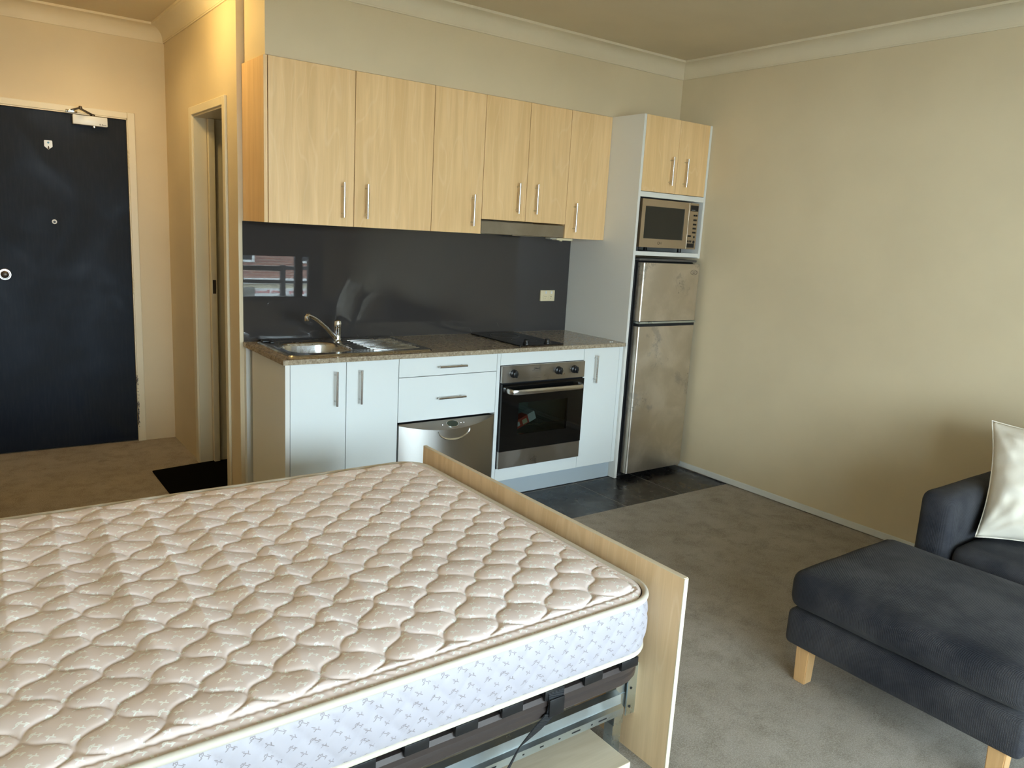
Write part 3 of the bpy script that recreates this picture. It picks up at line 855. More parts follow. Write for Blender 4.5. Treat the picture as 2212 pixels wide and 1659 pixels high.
# door: glass frame around a clear window
dr = B(); xa, xb, za, zb = 1.6155, 2.2115, .290, .674; wx0, wx1, wz0, wz1 = 1.735, 2.095, .378, .563
for q in ((xa, wx0, za, zb), (wx1, xb, za, zb), (wx0, wx1, za, wz0), (wx0, wx1, wz1, zb)): box(dr, q[0], q[1], -.008, .012, q[2], q[3])
bmesh.ops.remove_doubles(dr, verts=dr.verts[:], dist=1e-5)
od = obj('door', dr, M_OVGL, ov, smooth=False)
obj('window_pane', bx(wx0, wx1, -.006, -.002, wz0, wz1), M_OVENPANE, od, smooth=False)
ph = [(1.648, -.008, .640), (1.652, -.036, .638), (1.662, -.050, .637), (1.69, -.058, .636), (2.13, -.058, .636), (2.160, -.050, .637), (2.170, -.036, .638), (2.174, -.008, .640)]
obj('handle', sweep(B(), ph, [(-.007, -.013), (.007, -.013), (.010, -.006), (.010, .006), (.007, .013), (-.007, .013), (-.009, .005), (-.009, -.005)]), M_STEELV, od)
obj('lower_trim', bx(1.6155, 2.2115, -.006, .014, .189, .288, bev=.001, seg=1), M_STEEL, ov, smooth=False)
# wire rack and the carton inside
b = B()
for k in range(14): tube(b, [(1.64+.04*k, .08, .40), (1.64+.04*k, .48, .40)], .002, 6)
tube(b, [(1.636, .08, .40), (2.192, .08, .40)], .003, 6)
obj('wire_rack', b, M_CHROME, ov)
ct = empty('carton', (1.80, .2, .402), 'red carton with a white end lying inside the oven', 'carton')
rm = Matrix.Translation((1.845, .115, .43)) @ Matrix.Rotation(.38, 4, 'Y').inverted() @ Matrix.Translation((-1.80, -.13, -.43))
def rotd(bm): bmesh.ops.transform(bm, matrix=rm, verts=bm.verts[:]); return bm
obj('box', rotd(bx(1.70, 1.88, .09, .15, .405, .455)), Mat('carton_red', (.60, .05, .03), .5).m, ct, smooth=False)
obj('white_band', rotd(bx(1.83, 1.882, .0895, .1505, .4045, .4555)), Mat('carton_white', (.75, .75, .78), .5).m, ct, smooth=False)
obj('print_patch', rotd(bx(1.735, 1.765, .0892, .0902, .418, .443)), M_WHITEPL, ct, smooth=False); obj('print_patch', rotd(bx(1.785, 1.818, .0892, .0902, .412, .440)), M_CREAMPL, ct, smooth=False)

# ------------------------------------------------------------------ dishwasher (bowed front)
dw = empty('dishwasher', (1.29, .3, .0), 'stainless dishwasher with bowed front and scooped handle', 'dishwasher')
obj('tub', bx(.999, 1.582, .028, .56, .09, .503), M_DARKGAP, dw, smooth=False)
NX = 40
def bow(x): return .014 - .052*max(0.0, 1-((x-1.285)/.292)**2)
def crest(x): return .500-.034*max(0.0, 1-((x-1.285)/.292)**2)
b = B(); rows = []
XS = [.9955+.5885*i/NX for i in range(NX+1)]
for z in (.075, .10, .30, None): rows.append([b.verts.new((x, bow(x), crest(x) if z is None else z)) for x in XS])
for A, C in zip(rows, rows[1:]):
    for i in range(NX): b.faces.new((A[i], A[i+1], C[i+1], C[i]))
bk = [[b.verts.new((x, .030, crest(x) if z is None else z)) for x in XS] for z in (.075, None)]
for i in range(NX):
    b.faces.new((rows[0][i], bk[0][i], bk[0][i+1], rows[0][i+1])); b.faces.new((rows[-1][i], rows[-1][i+1], bk[1][i+1], bk[1][i])); b.faces.new((bk[0][i], bk[1][i], bk[1][i+1], bk[0][i+1]))
for i in (0, NX): b.faces.new((rows[0][i], rows[1][i], rows[2][i], rows[3][i], bk[1][i], bk[0][i]))
dd = obj('door', b, M_STEELV, dw)
b = B(); lo_, hi_, bk_ = [], [], []
for x in XS:
    lo_.append(b.verts.new((x, bow(x)-.003, crest(x)+.001))); hi_.append(b.verts.new((x, .016, .5065))); bk_.append(b.verts.new((x, .030, crest(x)+.001)))
for i in range(NX):
    b.faces.new((lo_[i], lo_[i+1], hi_[i+1], hi_[i])); b.faces.new((hi_[i], hi_[i+1], bk_[i+1], bk_[i])); b.faces.new((lo_[i], bk_[i], bk_[i+1], lo_[i+1]))
for i in (0, NX): b.faces.new((lo_[i], hi_[i], bk_[i]))
fs = obj('control_fascia', b, M_STEEL, dw, angle=30)
def fas(x, t):
    y0, z0_ = bow(x)-.003, crest(x)+.001
    return Vector((x, y0+(.016-y0)*t, z0_+(.5065-z0_)*t))
b = B(); cx_ = 1.300
o_ = [fas(cx_+.036*math.cos(a), .52+.33*math.sin(a)) + Vector((0, -.001, .0015)) for a in [i*2*PI/28 for i in range(28)]]
b.faces.new([b.verts.new(p) for p in o_]); b2 = B(); tube(b2, o_, .0016, 6, closed=True)
dsp = obj('display', b, Mat('display_green', (.035, .045, .03), .2).m, fs, smooth=False); obj('display_ring', b2, M_CHROME, dsp)
bt0 = None
for x in (1.238, 1.352, 1.372):
    p = fas(x, .5)
    if bt0 is None: bt0 = obj('button', lathe(B(), [(.005, 0), (.0045, .0025), (.002, .003)], p, 'z', 12), M_CHROME, fs); bp = p
    else: inst('button', bt0, fs, p-bp)
# scooped handle: half-moon shell below the fascia
b = B(); g = []
for j in range(7):
    t = j/6
    g.append([b.verts.new((1.300+.098*math.cos(PI+PI*i/24)*(1-.15*t), bow(1.300+.098*math.cos(PI+PI*i/24))-.004 + .018*math.sin(PI*t*.5)*(1), .462 + (.054*math.sin(PI+PI*i/24))*(1-t))) for i in range(25)])
for A, C in zip(g, g[1:]):
    for i in range(24): b.faces.new((A[i], A[i+1], C[i+1], C[i]))
obj('handle_scoop', b, M_CHROME, dd)
b = B(); tube(b, [(1.300+.098*math.cos(PI+PI*i/24), bow(1.300+.098*math.cos(PI+PI*i/24))-.003, .462+.054*math.sin(PI+PI*i/24)) for i in range(25)], .002, 6)
obj('handle_lip', b, M_CHROME, dd)

# ------------------------------------------------------------------ wall cabinets
YU = .270; UX = [.3994, .8472, 1.2899, 1.6096, 1.9121, 2.2137, 2.5351]; ZUB, ZUT, ZUS = 1.4812, 2.2183, 1.5624
def wall_cab(x0, x1, z0, label, doors, end=False):
    e = empty('wall_cabinet', ((x0+x1)/2, .43, z0), label, 'cabinet', 'maple wall cabinets over the worktop')
    c = carcass(B(), x0+(.0 if not end else .018), x1, YU+.021, YB-.001, z0+.001, ZUT-.001)
    obj('carcass', c, M_MAPLE, e, smooth=False)
    if end: obj('end_panel', bx(x0, x0+.0175, YU, YB-.001, z0, ZUT, bev=.001, seg=1), M_MAPLE, e, smooth=False)
    for (xa, xb, hx, hz) in doors:
        d = obj('door', bx(xa+.0016, xb-.0016, YU, YU+.018, z0, ZUT, bev=.0008, seg=1), M_MAPLE, e, smooth=False)
        bar_handle(d, (hx, YU, hz))
    return e
wall_cab(UX[0], UX[2], ZUB, 'wide maple wall cabinet above the sink, two doors', [(UX[0]+.0195, UX[1], .783, 1.608), (UX[1], UX[2], .909, 1.608)], True)
wall_cab(UX[2], UX[3], ZUB, 'single-door maple wall cabinet left of the rangehood', [(UX[2], UX[3], 1.542, 1.605)])
wall_cab(UX[3], UX[5], ZUS, 'short two-door maple wall cabinet directly above the rangehood', [(UX[3], UX[4], 1.8435, 1.689), (UX[4], UX[5], 1.973, 1.692)])
wall_cab(UX[5], UX[6], ZUB, 'single-door maple wall cabinet right of the rangehood', [(UX[5], UX[6], 2.2745, 1.6055)])
rh = empty('rangehood', (1.91, .4, 1.483), 'slide-out rangehood with tarnished steel front', 'rangehood')
obj('front', bx(UX[3]+.003, UX[5]-.006, YU+.002, YU+.020, 1.4835, 1.5535, bev=.0015, seg=1), M_HOOD, rh, smooth=False)
obj('body', bx(UX[3]+.006, UX[5]-.008, YU+.020, YB-.02, 1.491, 1.552), M_DARKGAP, rh, smooth=False)
obj('pull_lip', bx(1.83, 1.98, YU+.004, YU+.018, 1.480, 1.4835), M_HOOD, rh, smooth=False)
ad = empty('power_adaptor', (2.22, .31, 1.462), 'small cream plug adaptor under the wall cabinet beside the rangehood', 'adaptor')
obj('adaptor_body', bx(2.178, 2.300, .292, .345, 1.4665, 1.4805, bev=.003), M_CREAMPL, ad)
obj('side_block', bx(2.128, 2.177, .296, .345, 1.4705, 1.4815, bev=.002), paint('grey_beige', (.42, .38, .3)), ad)
obj('switch', bx(2.205, 2.222, .296, .310, 1.4620, 1.4672, bev=.002), M_CREAMPL, ad)

# ------------------------------------------------------------------ tall fridge housing
tc = empty('fridge_housing', (2.84, .3, 0), 'tall white open housing around microwave and fridge with maple top doors', 'cabinet')
obj('side_panel', bx(2.5355, 2.5545, 0, YB-.001, 0, 2.2195), M_WHITE2, tc, smooth=False)
obj('side_panel', bx(3.117, 3.135, 0, YB-.001, 1.400, 2.2195), M_WHITE2, tc, smooth=False)
obj('shelf', bx(2.5545, 3.117, .002, YB-.01, 1.405, 1.430), M_WHITE2, tc, smooth=False)
obj('shelf', bx(2.5545, 3.117, .002, YB-.01, 1.752, 1.782), M_WHITE2, tc, smooth=False)
obj('top_panel', bx(2.5545, 3.117, .021, YB-.01, 2.200, 2.2185), M_WHITE2, tc, smooth=False)
obj('back_panel', bx(2.5545, 3.117, YB-.009, YB-.002, 1.430, 2.200), M_WHITE2, tc, smooth=False)
for (xa, xb, hx) in ((2.5565, 2.8465, 2.7845), (2.8495, 3.1155, 2.9125)):
    d = obj('door', bx(xa, xb, 0, .018, 1.785, 2.2190, bev=.0008, seg=1), M_MAPLE, tc, smooth=False)
    bar_handle(d, (hx, 0, 1.914))

# ---- microwave
mw = empty('microwave', (2.83, .2, 1.43), 'champagne-coloured microwave on the shelf above the fridge', 'microwave')
obj('case', bx(2.580, 3.082, .024, .42, 1.456, 1.742, bev=.004), M_BLACK, mw, smooth=False)
for (fx, fy) in ((2.62, .06), (3.0, .06), (2.62, .36), (3.0, .36)):
    obj('foot', lathe(B(), [(.014, 0), (.012, .026)], (fx, fy, 1.430), 'z', 14), M_BLACK, mw)
dr = B(); xa, xb, za, zb = 2.578, 2.992, 1.456, 1.742; wx0, wx1, wz0, wz1 = 2.608, 2.955, 1.508, 1.700
for q in ((xa, wx0, za, zb), (wx1, xb, za, zb), (wx0, wx1, za, wz0), (wx0, wx1, wz1, zb)): box(dr, q[0], q[1], 0, .022, q[2], q[3])
bmesh.ops.remove_doubles(dr, verts=dr.verts[:], dist=1e-5)
md = obj('door', dr, M_MWST, mw, smooth=False)
obj('window', bx(wx0, wx1, .004, .018, wz0, wz1), M_MWGL, md, smooth=False)
obj('logo', text_mesh('LG', .016, (2.764, -.0004, 1.483), (PI/2, 0, 0), .0003), M_PRINT, md, smooth=False)
lgo = B(); tube(lgo, [(2.743+.008*math.cos(a), -.0003, 1.483+.008*math.sin(a)) for a in [i*2*PI/24 for i in range(24)]], .0012, 5, closed=True)
obj('logo_ring', lgo, M_PRINT, md)
cpn = obj('control_panel', bx(2.9945, 3.082, 0, .022, 1.456, 1.742, bev=.001, seg=1), M_MWST, mw, smooth=False)
obj('display', bx(3.006, 3.076, -.0012, .001, 1.692, 1.728), M_BLACK, cpn, smooth=False)
obj('display_print', bx(3.015, 3.048, -.0016, -.0012, 1.6965, 1.7005), Mat('grey_text', (.3, .3, .28), .5).m, cpn, smooth=False)
for k, zz in enumerate((1.667, 1.638, 1.611, 1.586, 1.561)):
    if k == 0:
        obj('button', bx(3.038, 3.053, -.0012, .001, zz-.0055, zz+.0055), M_BLACK, cpn, smooth=False); obj('button', bx(3.057, 3.072, -.0012, .001, zz-.0055, zz+.0055), M_BLACK, cpn, smooth=False)
    else: obj('button', bx(3.040, 3.071, -.0012, .001, zz-.0055, zz+.0055), M_BLACK, cpn, smooth=False)
obj('button', bx(3.000, 3.032, -.0012, .001, 1.532, 1.543), M_BLACK, cpn, smooth=False)
for xx in (3.001, 3.015, 3.029): obj('button', bx(xx, xx+.009, -.0012, .001, 1.4985, 1.5105), M_BLACK, cpn, smooth=False)
for (xx, zz, r) in ((3.060, 1.533, .007), (3.060, 1.502, .0095)): obj('dial', lathe(B(), [(r, 0), (r, -.002), (r*.6, -.0025)], (xx, 0, zz), 'y', 16), M_BLACK, cpn)
obj('vent_panel', bx(2.999, 3.067, -.0012, .001, 1.466, 1.492), M_BLACK, cpn, smooth=False)

# ---- fridge
fr = empty('fridge', (2.84, .25, 0), 'two-door stainless fridge with smeared, spotted doors', 'fridge')
YFR = -.050
obj('cabinet', bx(2.572, 3.092, .012, .56, .020, 1.372, bev=.004), M_BLACK, fr, smooth=False)
obj('top_cap', bx(2.574, 3.090, -.02, .10, 1.374, 1.388, bev=.004), Mat('grey_cap', (.09, .085, .08), .4).m, fr)
def fridge_door(z0, z1):
    b = bx(2.585, 3.094, YFR, -.002, z0, z1)
    es = [e for e in b.edges if abs(e.verts[0].co.z-e.verts[1].co.z) > .1 and e.verts[0].co.y < YFR+.001]
    bmesh.ops.bevel(b, geom=es, offset=.014, segments=5, affect='EDGES', profile=.5)
    return obj('door', b, M_FRIDGE, fr)
fd1 = fridge_door(1.008, 1.364); fd2 = fridge_door(.036, .975)
obj('gasket', bx(2.580, 3.090, -.002, .012, .036, 1.366), M_RUBBER, fr, smooth=False)
obj('handle_strip', bx(2.584, 3.094, YFR-.002, -.004, .9925, 1.0045, bev=.002), M_ZINC, fr)
obj('handle_recess', bx(2.590, 3.092, YFR+.006, -.004, .976, .9922), M_DARKGAP, fr, smooth=False)
b = B(); tube(b, [(3.037+.030*math.cos(a), YFR-.0005, 1.312+.015*math.sin(a)) for a in [i*2*PI/32 for i in range(32)]], .0010, 5, closed=True)
bd = obj('badge', b, M_DKMETAL, fd1)
bb_ = B(); box(bb_, 3.022, 3.052, YFR-.0008, YFR, 1.3145, 1.3175); box(bb_, 3.026, 3.046, YFR-.0008, YFR, 1.3065, 1.3090)
obj('badge_print', bb_, M_PRINT, bd, smooth=False)
for fx in (2.62, 3.06): obj('foot', lathe(B(), [(.018, 0), (.016, .021)], (fx, .05, -.002), 'z', 14), M_BLACK, fr)

# ------------------------------------------------------------------ bed
MX0, MX1, MY0, MY1 = -1.185, .706, -2.075, -.700   # mattress plan
MZ0, MZ1 = .400, .558
def rounded_loop(x0, x1, y0, y1, r, step=.03, z=0.0):
    n = max(6, int(r*PI/2/ (step*.6)))
    pts = []
    for cx, cy, a0, nx_, ny_ in ((x1-r, y0+r, -PI/2, x1, y1-r), (x1-r, y1-r, 0, x0+r, y1), (x0+r, y1-r, PI/2, x0, y0+r), (x0+r, y0+r, PI, x1-r, y0)):
        for i in range(n+1):
            a = a0+PI/2*i/n; pts.append((cx+r*math.cos(a), cy+r*math.sin(a)))
        lx, ly = pts[-1]; L = math.hypot(nx_-lx, ny_-ly); k = int(L/step)
        for i in range(1, k): pts.append((lx+(nx_-lx)*i/k, ly+(ny_-ly)*i/k))
    return [(x, y, z) for x, y in pts]

mt = empty('mattress', (-.24, -1.39, MZ0), 'bare quilted mattress with pinkish floral top and white border', 'mattress')
def quilt_h(x, y):
    u = (x-.594)/.151 + (y+1.767)/.143; v = (x-.594)/.151 - (y+1.767)/.143
    A = u + .075*math.sin(2*PI*v); Bv = v + .075*math.sin(2*PI*u)
    da, db = abs(A-round(A)), abs(Bv-round(Bv))      # 0 on the stitch line, .5 mid cell
    f = lambda d: .72*(1-math.exp(-d*24.0)) + .28*math.sin(PI*min(d, .5))
    h = .0105*f(da)*f(db)
    return h
def folds(x, y):
    # sagging ridges that cross the bed towards its head
    k = max(0.0, min(1.0, (.35-x)/.5))
    n = mnoise.noise(Vector((x*1.3, y*1.1, 3.1)))
    ph = x*2*PI/.125 + 1.1*n + .6*math.sin(y*2.3)
    w = .0075*k*((1.0-1.6*abs(math.sin(ph*.5))) + .45*math.sin(ph*.53+1.0))*(0.55+.45*math.sin(y*3.1+x*2.0))
    w += .006*mnoise.noise(Vector((x*2.6, y*2.6, .7)))
    # small puckers
    w += .0016*mnoise.noise(Vector((x*16, y*16, 5.0)))
    return w
a_, b_, R_ = (MX1-MX0)/2, (MY1-MY0)/2, .115
mcx, mcy = (MX0+MX1)/2, (MY0+MY1)/2
NXm, NYm = 600, 436
bm = B(); grid = []
inset = .012
for i in range(NXm+1):
    colv = []
    for j in range(NYm+1):
        px, py = -a_+2*a_*i/NXm, -b_+2*b_*j/NYm
        e = min(a_-abs(px), b_-abs(py))
        qx, qy = px, py
        if abs(px) > a_-R_ and abs(py) > b_-R_:
            u, v = (abs(px)-(a_-R_))/R_, (abs(py)-(b_-R_))/R_
            qx = math.copysign(a_-R_+R_*u*math.sqrt(1-v*v/2), px); qy = math.copysign(b_-R_+R_*v*math.sqrt(1-u*u/2), py)
            e = R_*(1-max(u, v)) if max(u, v) > 0 else R_
        qx *= (a_-inset)/a_; qy *= (b_-inset)/b_
        x, y = mcx+qx, mcy+qy
        edge = min(1.0, e/.030)
        roll = math.sin(edge*PI/2)
        t2 = min(1.0, max(0.0, (e-.030)/.020))
        seam = -.0050*math.exp(-((e-.034)/.0045)**2)
        z = MZ1-.001 + .006*roll + (quilt_h(x, y) + folds(x, y))*t2 + seam + .006*min(1.0, e/.25)
        if e < .034:
            z += .0010*math.sin((x+y)*260+3*math.sin((x-y)*31))*roll
        colv.append(bm.verts.new((x, y, z)))
    grid.append(colv)
for i in range(NXm):
    for j in range(NYm):
        bm.faces.new((grid[i][j], grid[i+1][j], grid[i+1][j+1], grid[i][j+1]))
obj('quilted_top', bm, M_MATTOP, mt, angle=180)
# border
bm = B(); loop = rounded_loop(MX0, MX1, MY0, MY1, R_, .0065)
NZ = 26; rings = []
acc = 0.0; arcs = []
for i, p in enumerate(loop):
    q = loop[i-1]
    if i: acc += math.hypot(p[0]-q[0], p[1]-q[1])
    arcs.append(acc)
nl = len(loop)
for k in range(NZ+1):
    t = k/NZ; z = MZ0+.006+(MZ1-MZ0-.014)*t; ring_ = []
    for i, p in enumerate(loop):
        q0, q1 = Vector(loop[i-1]), Vector(loop[(i+1) % nl]); tg = (q1-q0).normalized(); nr = Vector((tg.y, -tg.x, 0))
        s = arcs[i]
        d1 = abs(((s/.0765 + z/.085) % 1)-.5); d2 = abs(((s/.0765 - z/.085) % 1)-.5)
        h = .0048*((1-math.exp(-(.5-d1)*11))*(1-math.exp(-(.5-d2)*11)))
        bul = .010*math.sin(PI*t)**.6 if 0 < t < 1 else 0
        v = Vector(p) + nr*(h*min(1, 6*t*(1-t)*2) + bul - .006); v.z = z
        ring_.append(bm.verts.new(v))
    rings.append(ring_)
for A, C in zip(rings, rings[1:]):
    for i in range(nl): bm.faces.new((A[i], A[(i+1) % nl], C[(i+1) % nl], C[i]))
bm.faces.new(rings[0][::-1])
obj('border', bm, M_MATSIDE, mt, angle=180)
pw = rounded_loop(MX0+.004, MX1-.004, MY0+.004, MY1-.004, R_-.004, .02)
obj('top_piping', tube(B(), [(x, y, MZ1-.004) for x, y, _ in pw], .0095, 10, closed=True), M_PIPING, mt, angle=60)
pw = rounded_loop(MX0+.004, MX1-.004, MY0+.004, MY1-.004, R_-.004, .02)
obj('bottom_piping', tube(B(), [(x, y, MZ0+.004) for x, y, _ in pw], .0075, 10, closed=True), M_PIPING, mt, angle=60)

bf = empty('bed_frame', (-.24, -1.39, 0), 'pull-out bed frame with maple foot panel, brown rail and zinc runners', 'bed')
fp = obj('foot_panel', bx(.743, .757, -2.106, -.679, .0, .606), M_BEDWD, bf, smooth=False)
eb = B(); box(eb, .7425, .7575, -2.1085, -2.106, .0, .6065); box(eb, .7425, .7575, -2.106, -.679, .606, .6085)
obj('edge_band', eb, M_EDGE, fp, smooth=False)
rail_sec = [(0, -.036), (.010, -.034), (.014, -.028), (.014, -.012), (.008, -.006), (.014, -.001), (.015, .014), (.008, .024), (-.022, .024), (-.022, -.036)]
lp = rounded_loop(-1.15, .700, -2.047, -.728, .115, .05, .345)
lp = [p for p in lp]
obj('rail', sweep(B(), lp, rail_sec, closed=True), M_RAIL, bf, angle=22)
s0 = hn = hf = None
for k in range(14):
    dx = -.1305*k
    x = .606
    if s0 is None:
        b = B(); pts = []
        for i in range(13):
            t = i/12; pts.append((x, -2.03+1.285*t, .387+.003*math.sin(PI*t)))
        sweep(b, pts, [(-.026, -.004), (.026, -.004), (.026, .004), (-.026, .004)])
        s0 = obj('slat', b, M_SLAT, bf, smooth=False)
        def holder(y0, s):
            b = B(); box(b, x-.033, x+.033, min(y0, y0+s*.055), max(y0, y0+s*.055), .3775, .3925, bev=.002); box(b, x-.031, x+.031, min(y0-s*.006, y0), max(y0-s*.006, y0), .362, .388, bev=.001); box(b, x-.031, x-.012, min(y0, y0+s*.02), max(y0, y0+s*.02), .352, .379)
            return obj('slat_holder', b, M_HOLDER, bf)
        hn, hf = holder(-2.060, 1), holder(-.715, -1)
    else:
        inst('slat', s0, bf, (dx, 0, 0)); inst('slat_holder', hn, bf, (dx, 0, 0)); inst('slat_holder', hf, bf, (dx, 0, 0))
# zinc runner along the near side with slots
rn = obj('runner', prism(B(), [(-2.012, .176), (-2.008, .176), (-2.008, .194), (-1.996, .200), (-1.992, .226), (-1.975, .230), (-1.975, .233), (-1.996, .230), (-2.000, .203), (-2.012, .197)], 'x', -1.10, .655), M_ZINC, bf, angle=20)
for (xa, L) in ((.575, .030), (.478, .030), (.36, .012), (.20, .030), (.08, .030)):
    obj('slot', bx(xa-L/2, xa+L/2, -2.0126, -2.0118, .184, .188), M_DARKGAP, rn, smooth=False)
for xa in (.535, .42, .30, .14): obj('slot', bx(xa-.003, xa+.003, -2.0126, -2.0118, .184, .188), M_DARKGAP, rn, smooth=False)
inst('runner', rn, bf, (0, 1.22, 0))
br = B(); box(br, .737, .743, -1.972, -1.927, .128, .290); box(br, .708, .737, -1.972, -1.968, .128, .280); box(br, .700, .737, -1.931, -1.927, .150, .300)
bk_ = obj('bracket', br, M_ZINC, bf, smooth=False)
bo0 = None
for k, zz in enumerate((.155, .185, .215, .245, .27)):
    if bo0 is None: bo0 = obj('bolt', lathe(B(), [(.0055, 0), (.005, -.004), (.002, -.005)], (.737, -1.950, zz), 'x', 12), M_DKMETAL, bk_); z00 = zz
    else: inst('bolt', bo0, bk_, (0, 0, zz-z00))
    if k % 2 == 0: obj('bolt', lathe(B(), [(.004, 0), (.004, -.002)], (.720, -1.972, zz), 'y', 10), M_DARKGAP, bk_)
inst('bracket', bk_, bf, (0, 1.22, 0))
lg = B(); box(lg, .672, .676, -1.960, -1.925, 0, .30); box(lg, .676, .706, -1.960, -1.956, 0, .30); box(lg, .672, .708, -1.963, -1.920, .10, .20)
lg1 = obj('leg', lg, M_ZINC, bf, smooth=False); inst('leg', lg1, bf, (0, 1.18, 0)); inst('leg', lg1, bf, (-1.72, 0, 0)); inst('leg', lg1, bf, (-1.72, 1.18, 0))
# low shelf under the bed on two bearers
sh = obj('shelf', bx(-1.10, .582, -2.118, -.72, .100, .121), M_SHELF, bf, smooth=False)
obj('edge_band', bx(-1.10, .582, -2.1195, -2.118, .100, .121), M_EDGE, sh, smooth=False); obj('edge_band', bx(.582, .5835, -2.1195, -.72, .100, .121), M_EDGE, sh, smooth=False)
obj('bearer', bx(-1.05, .52, -1.90, -1.88, 0, .0995), M_SHELF, bf, smooth=False); obj('bearer', bx(-1.05, .52, -.90, -.88, 0, .0995), M_SHELF, bf, smooth=False)
# webbing strap round the rail, tail hanging down to the shelf
b = B(); w_ = .019
sec = [(-.0016, -w_), (.0016, -w_), (.0016, w_), (-.0016, w_)]
def ribbon(bm, pts, half, th=.0016):
    prev = None
    for c, dirv in pts:
        c, dv = Vector(c), Vector(dirv).normalized()*half
        cur = [bm.verts.new(c-dv), bm.verts.new(c+dv), bm.verts.new(c+dv+Vector((0, th*1.6, th))), bm.verts.new(c-dv+Vector((0, th*1.6, th)))]
        if prev:
            for k in range(4): bm.faces.new((prev[k], prev[(k+1) % 4], cur[(k+1) % 4], cur[k]))
        else: bm.faces.new(cur[::-1])
        prev = cur
    bm.faces.new(prev); return bm
ribbon(b, [((.348, -2.02, .388), (1, 0, 0)), ((.348, -2.055, .390), (1, 0, 0)), ((.348, -2.068, .380), (1, 0, 0)), ((.348, -2.070, .350), (1, 0, 0)), ((.344, -2.068, .318), (1, 0, -.1)), ((.338, -2.055, .306), (1, 0, -.2))], .024)
st = obj('strap', b, M_STRAP, bf)
b = B(); ribbon(b, [((.330, -2.072, .325), (1, 0, -.2)), ((.300, -2.062, .290), (.9, .2, -.5)), ((.25, -2.058, .255), (.6, .6, -.5)), ((.20, -2.070, .205), (.6, .5, -.6)), ((.15, -2.085, .160), (.8, .1, -.6)), ((.06, -2.105, .128), (.9, .1, -.3)), ((-.05, -2.10, .124), (.9, .3, -.05))], .017)
obj('strap_tail', b, M_STRAP, st)
b = bx(.324, .372, -2.0745, -2.0700, .318, .366, bev=.002); obj('buckle', b, M_HOLDER, st)

# ------------------------------------------------------------------ footstool
FX0, FX1, FY0, FY1 = 1.490, 2.128, -2.715, -1.958
fo = empty('footstool', ((FX0+FX1)/2, (FY0+FY1)/2, 0), 'charcoal ribbed-fabric footstool on beech legs in front of the sofa', 'footstool')
obj('base', rbox(B(), FX0, FX1, FY0, FY1, .136, .268, .022, (10, 12, 4), (.004, .004, 0), .002, 1.0), M_SOFA, fo, angle=80)
obj('cushion', rbox(B(), FX0-.002, FX1+.002, FY0-.004, FY1+.004, .271, .410, .040, (14, 16, 5), (.012, .012, .016), .004, 2.0), M_SOFA, fo, angle=80)
lg0 = None
for (lx, ly) in ((1.5395, -2.022), (1.5395, -2.650), (2.078, -2.022), (2.078, -2.650)):
    if lg0 is None:
        b = B(); vs_ = [b.verts.new(p) for p in ((lx-.022, ly-.022, 0), (lx+.022, ly-.022, 0), (lx+.022, ly+.022, 0), (lx-.022, ly+.022, 0), (lx-.025, ly-.025, .138), (lx+.025, ly-.025, .138), (lx+.025, ly+.025, .138), (lx-.025, ly+.025, .138))]
        fs_ = [b.faces.new([vs_[i] for i in q]) for q in ((0,3,2,1),(4,5,6,7),(0,1,5,4),(1,2,6,5),(2,3,7,6),(3,0,4,7))]
        bmesh.ops.bevel(b, geom=b.edges[:], offset=.003, segments=2, affect='EDGES')
        lg0 = obj('leg', b, M_BEECH, fo); l00 = Vector((lx, ly, 0))
    else: inst('leg', lg0, fo, Vector((lx, ly, 0))-l00)

# ------------------------------------------------------------------ sofa along the right wall
so = empty('sofa', (2.66, -3.0, 0), 'charcoal fabric sofa against the right wall', 'sofa')
obj('base', rbox(B(), 2.205, 3.10, -3.95, -2.03, .13, .27, .025, (10, 16, 4), (.004, .004, 0), .002, 4), M_SOFA, so, angle=80)
def arm(y0, y1):
    return obj('arm', rbox(B(), 2.195, 3.10, y0, y1, .13, .612, .042, (12, 3, 8), (.004, .004, .004), .003, y0), M_SOFA, so, angle=80)
arm(-2.152, -2.018); arm(-3.965, -3.832)
obj('seat_cushion', rbox(B(), 2.20, 2.95, -2.985, -2.156, .272, .428, .045, (12, 12, 5), (.010, .004, .018), .004, 6), M_SOFA, so, angle=80)
obj('seat_cushion', rbox(B(), 2.20, 2.95, -3.828, -2.990, .272, .428, .045, (12, 12, 5), (.010, .004, .018), .004, 7), M_SOFA, so, angle=80)
obj('back', rbox(B(), 2.93, 3.112, -3.965, -2.035, .13, .70, .04, (4, 16, 8), (.004, 0, .004), .003, 8), M_SOFA, so, angle=80)
def back_cushion(y0, y1, sd):
    b = rbox(B(), 2.78, 2.94, y0, y1, .43, .76, .06, (5, 10, 8), (.025, .005, .010), .005, sd)
    return obj('back_cushion', b, M_SOFA, so, angle=80)
back_cushion(-2.985, -2.18, 9); back_cushion(-3.82, -2.995, 10)
b0 = None
for (lx, ly) in ((2.25, -2.09), (2.25, -3.89), (3.05, -2.09), (3.05, -3.89)):
    if b0 is None:
        b0 = obj('leg', bx(lx-.024, lx+.024, ly-.024, ly+.024, 0, .135, bev=.003), M_BEECH, so); l00 = Vector((lx, ly, 0))
    else: inst('leg', b0, so, Vector((lx, ly, 0))-l00)

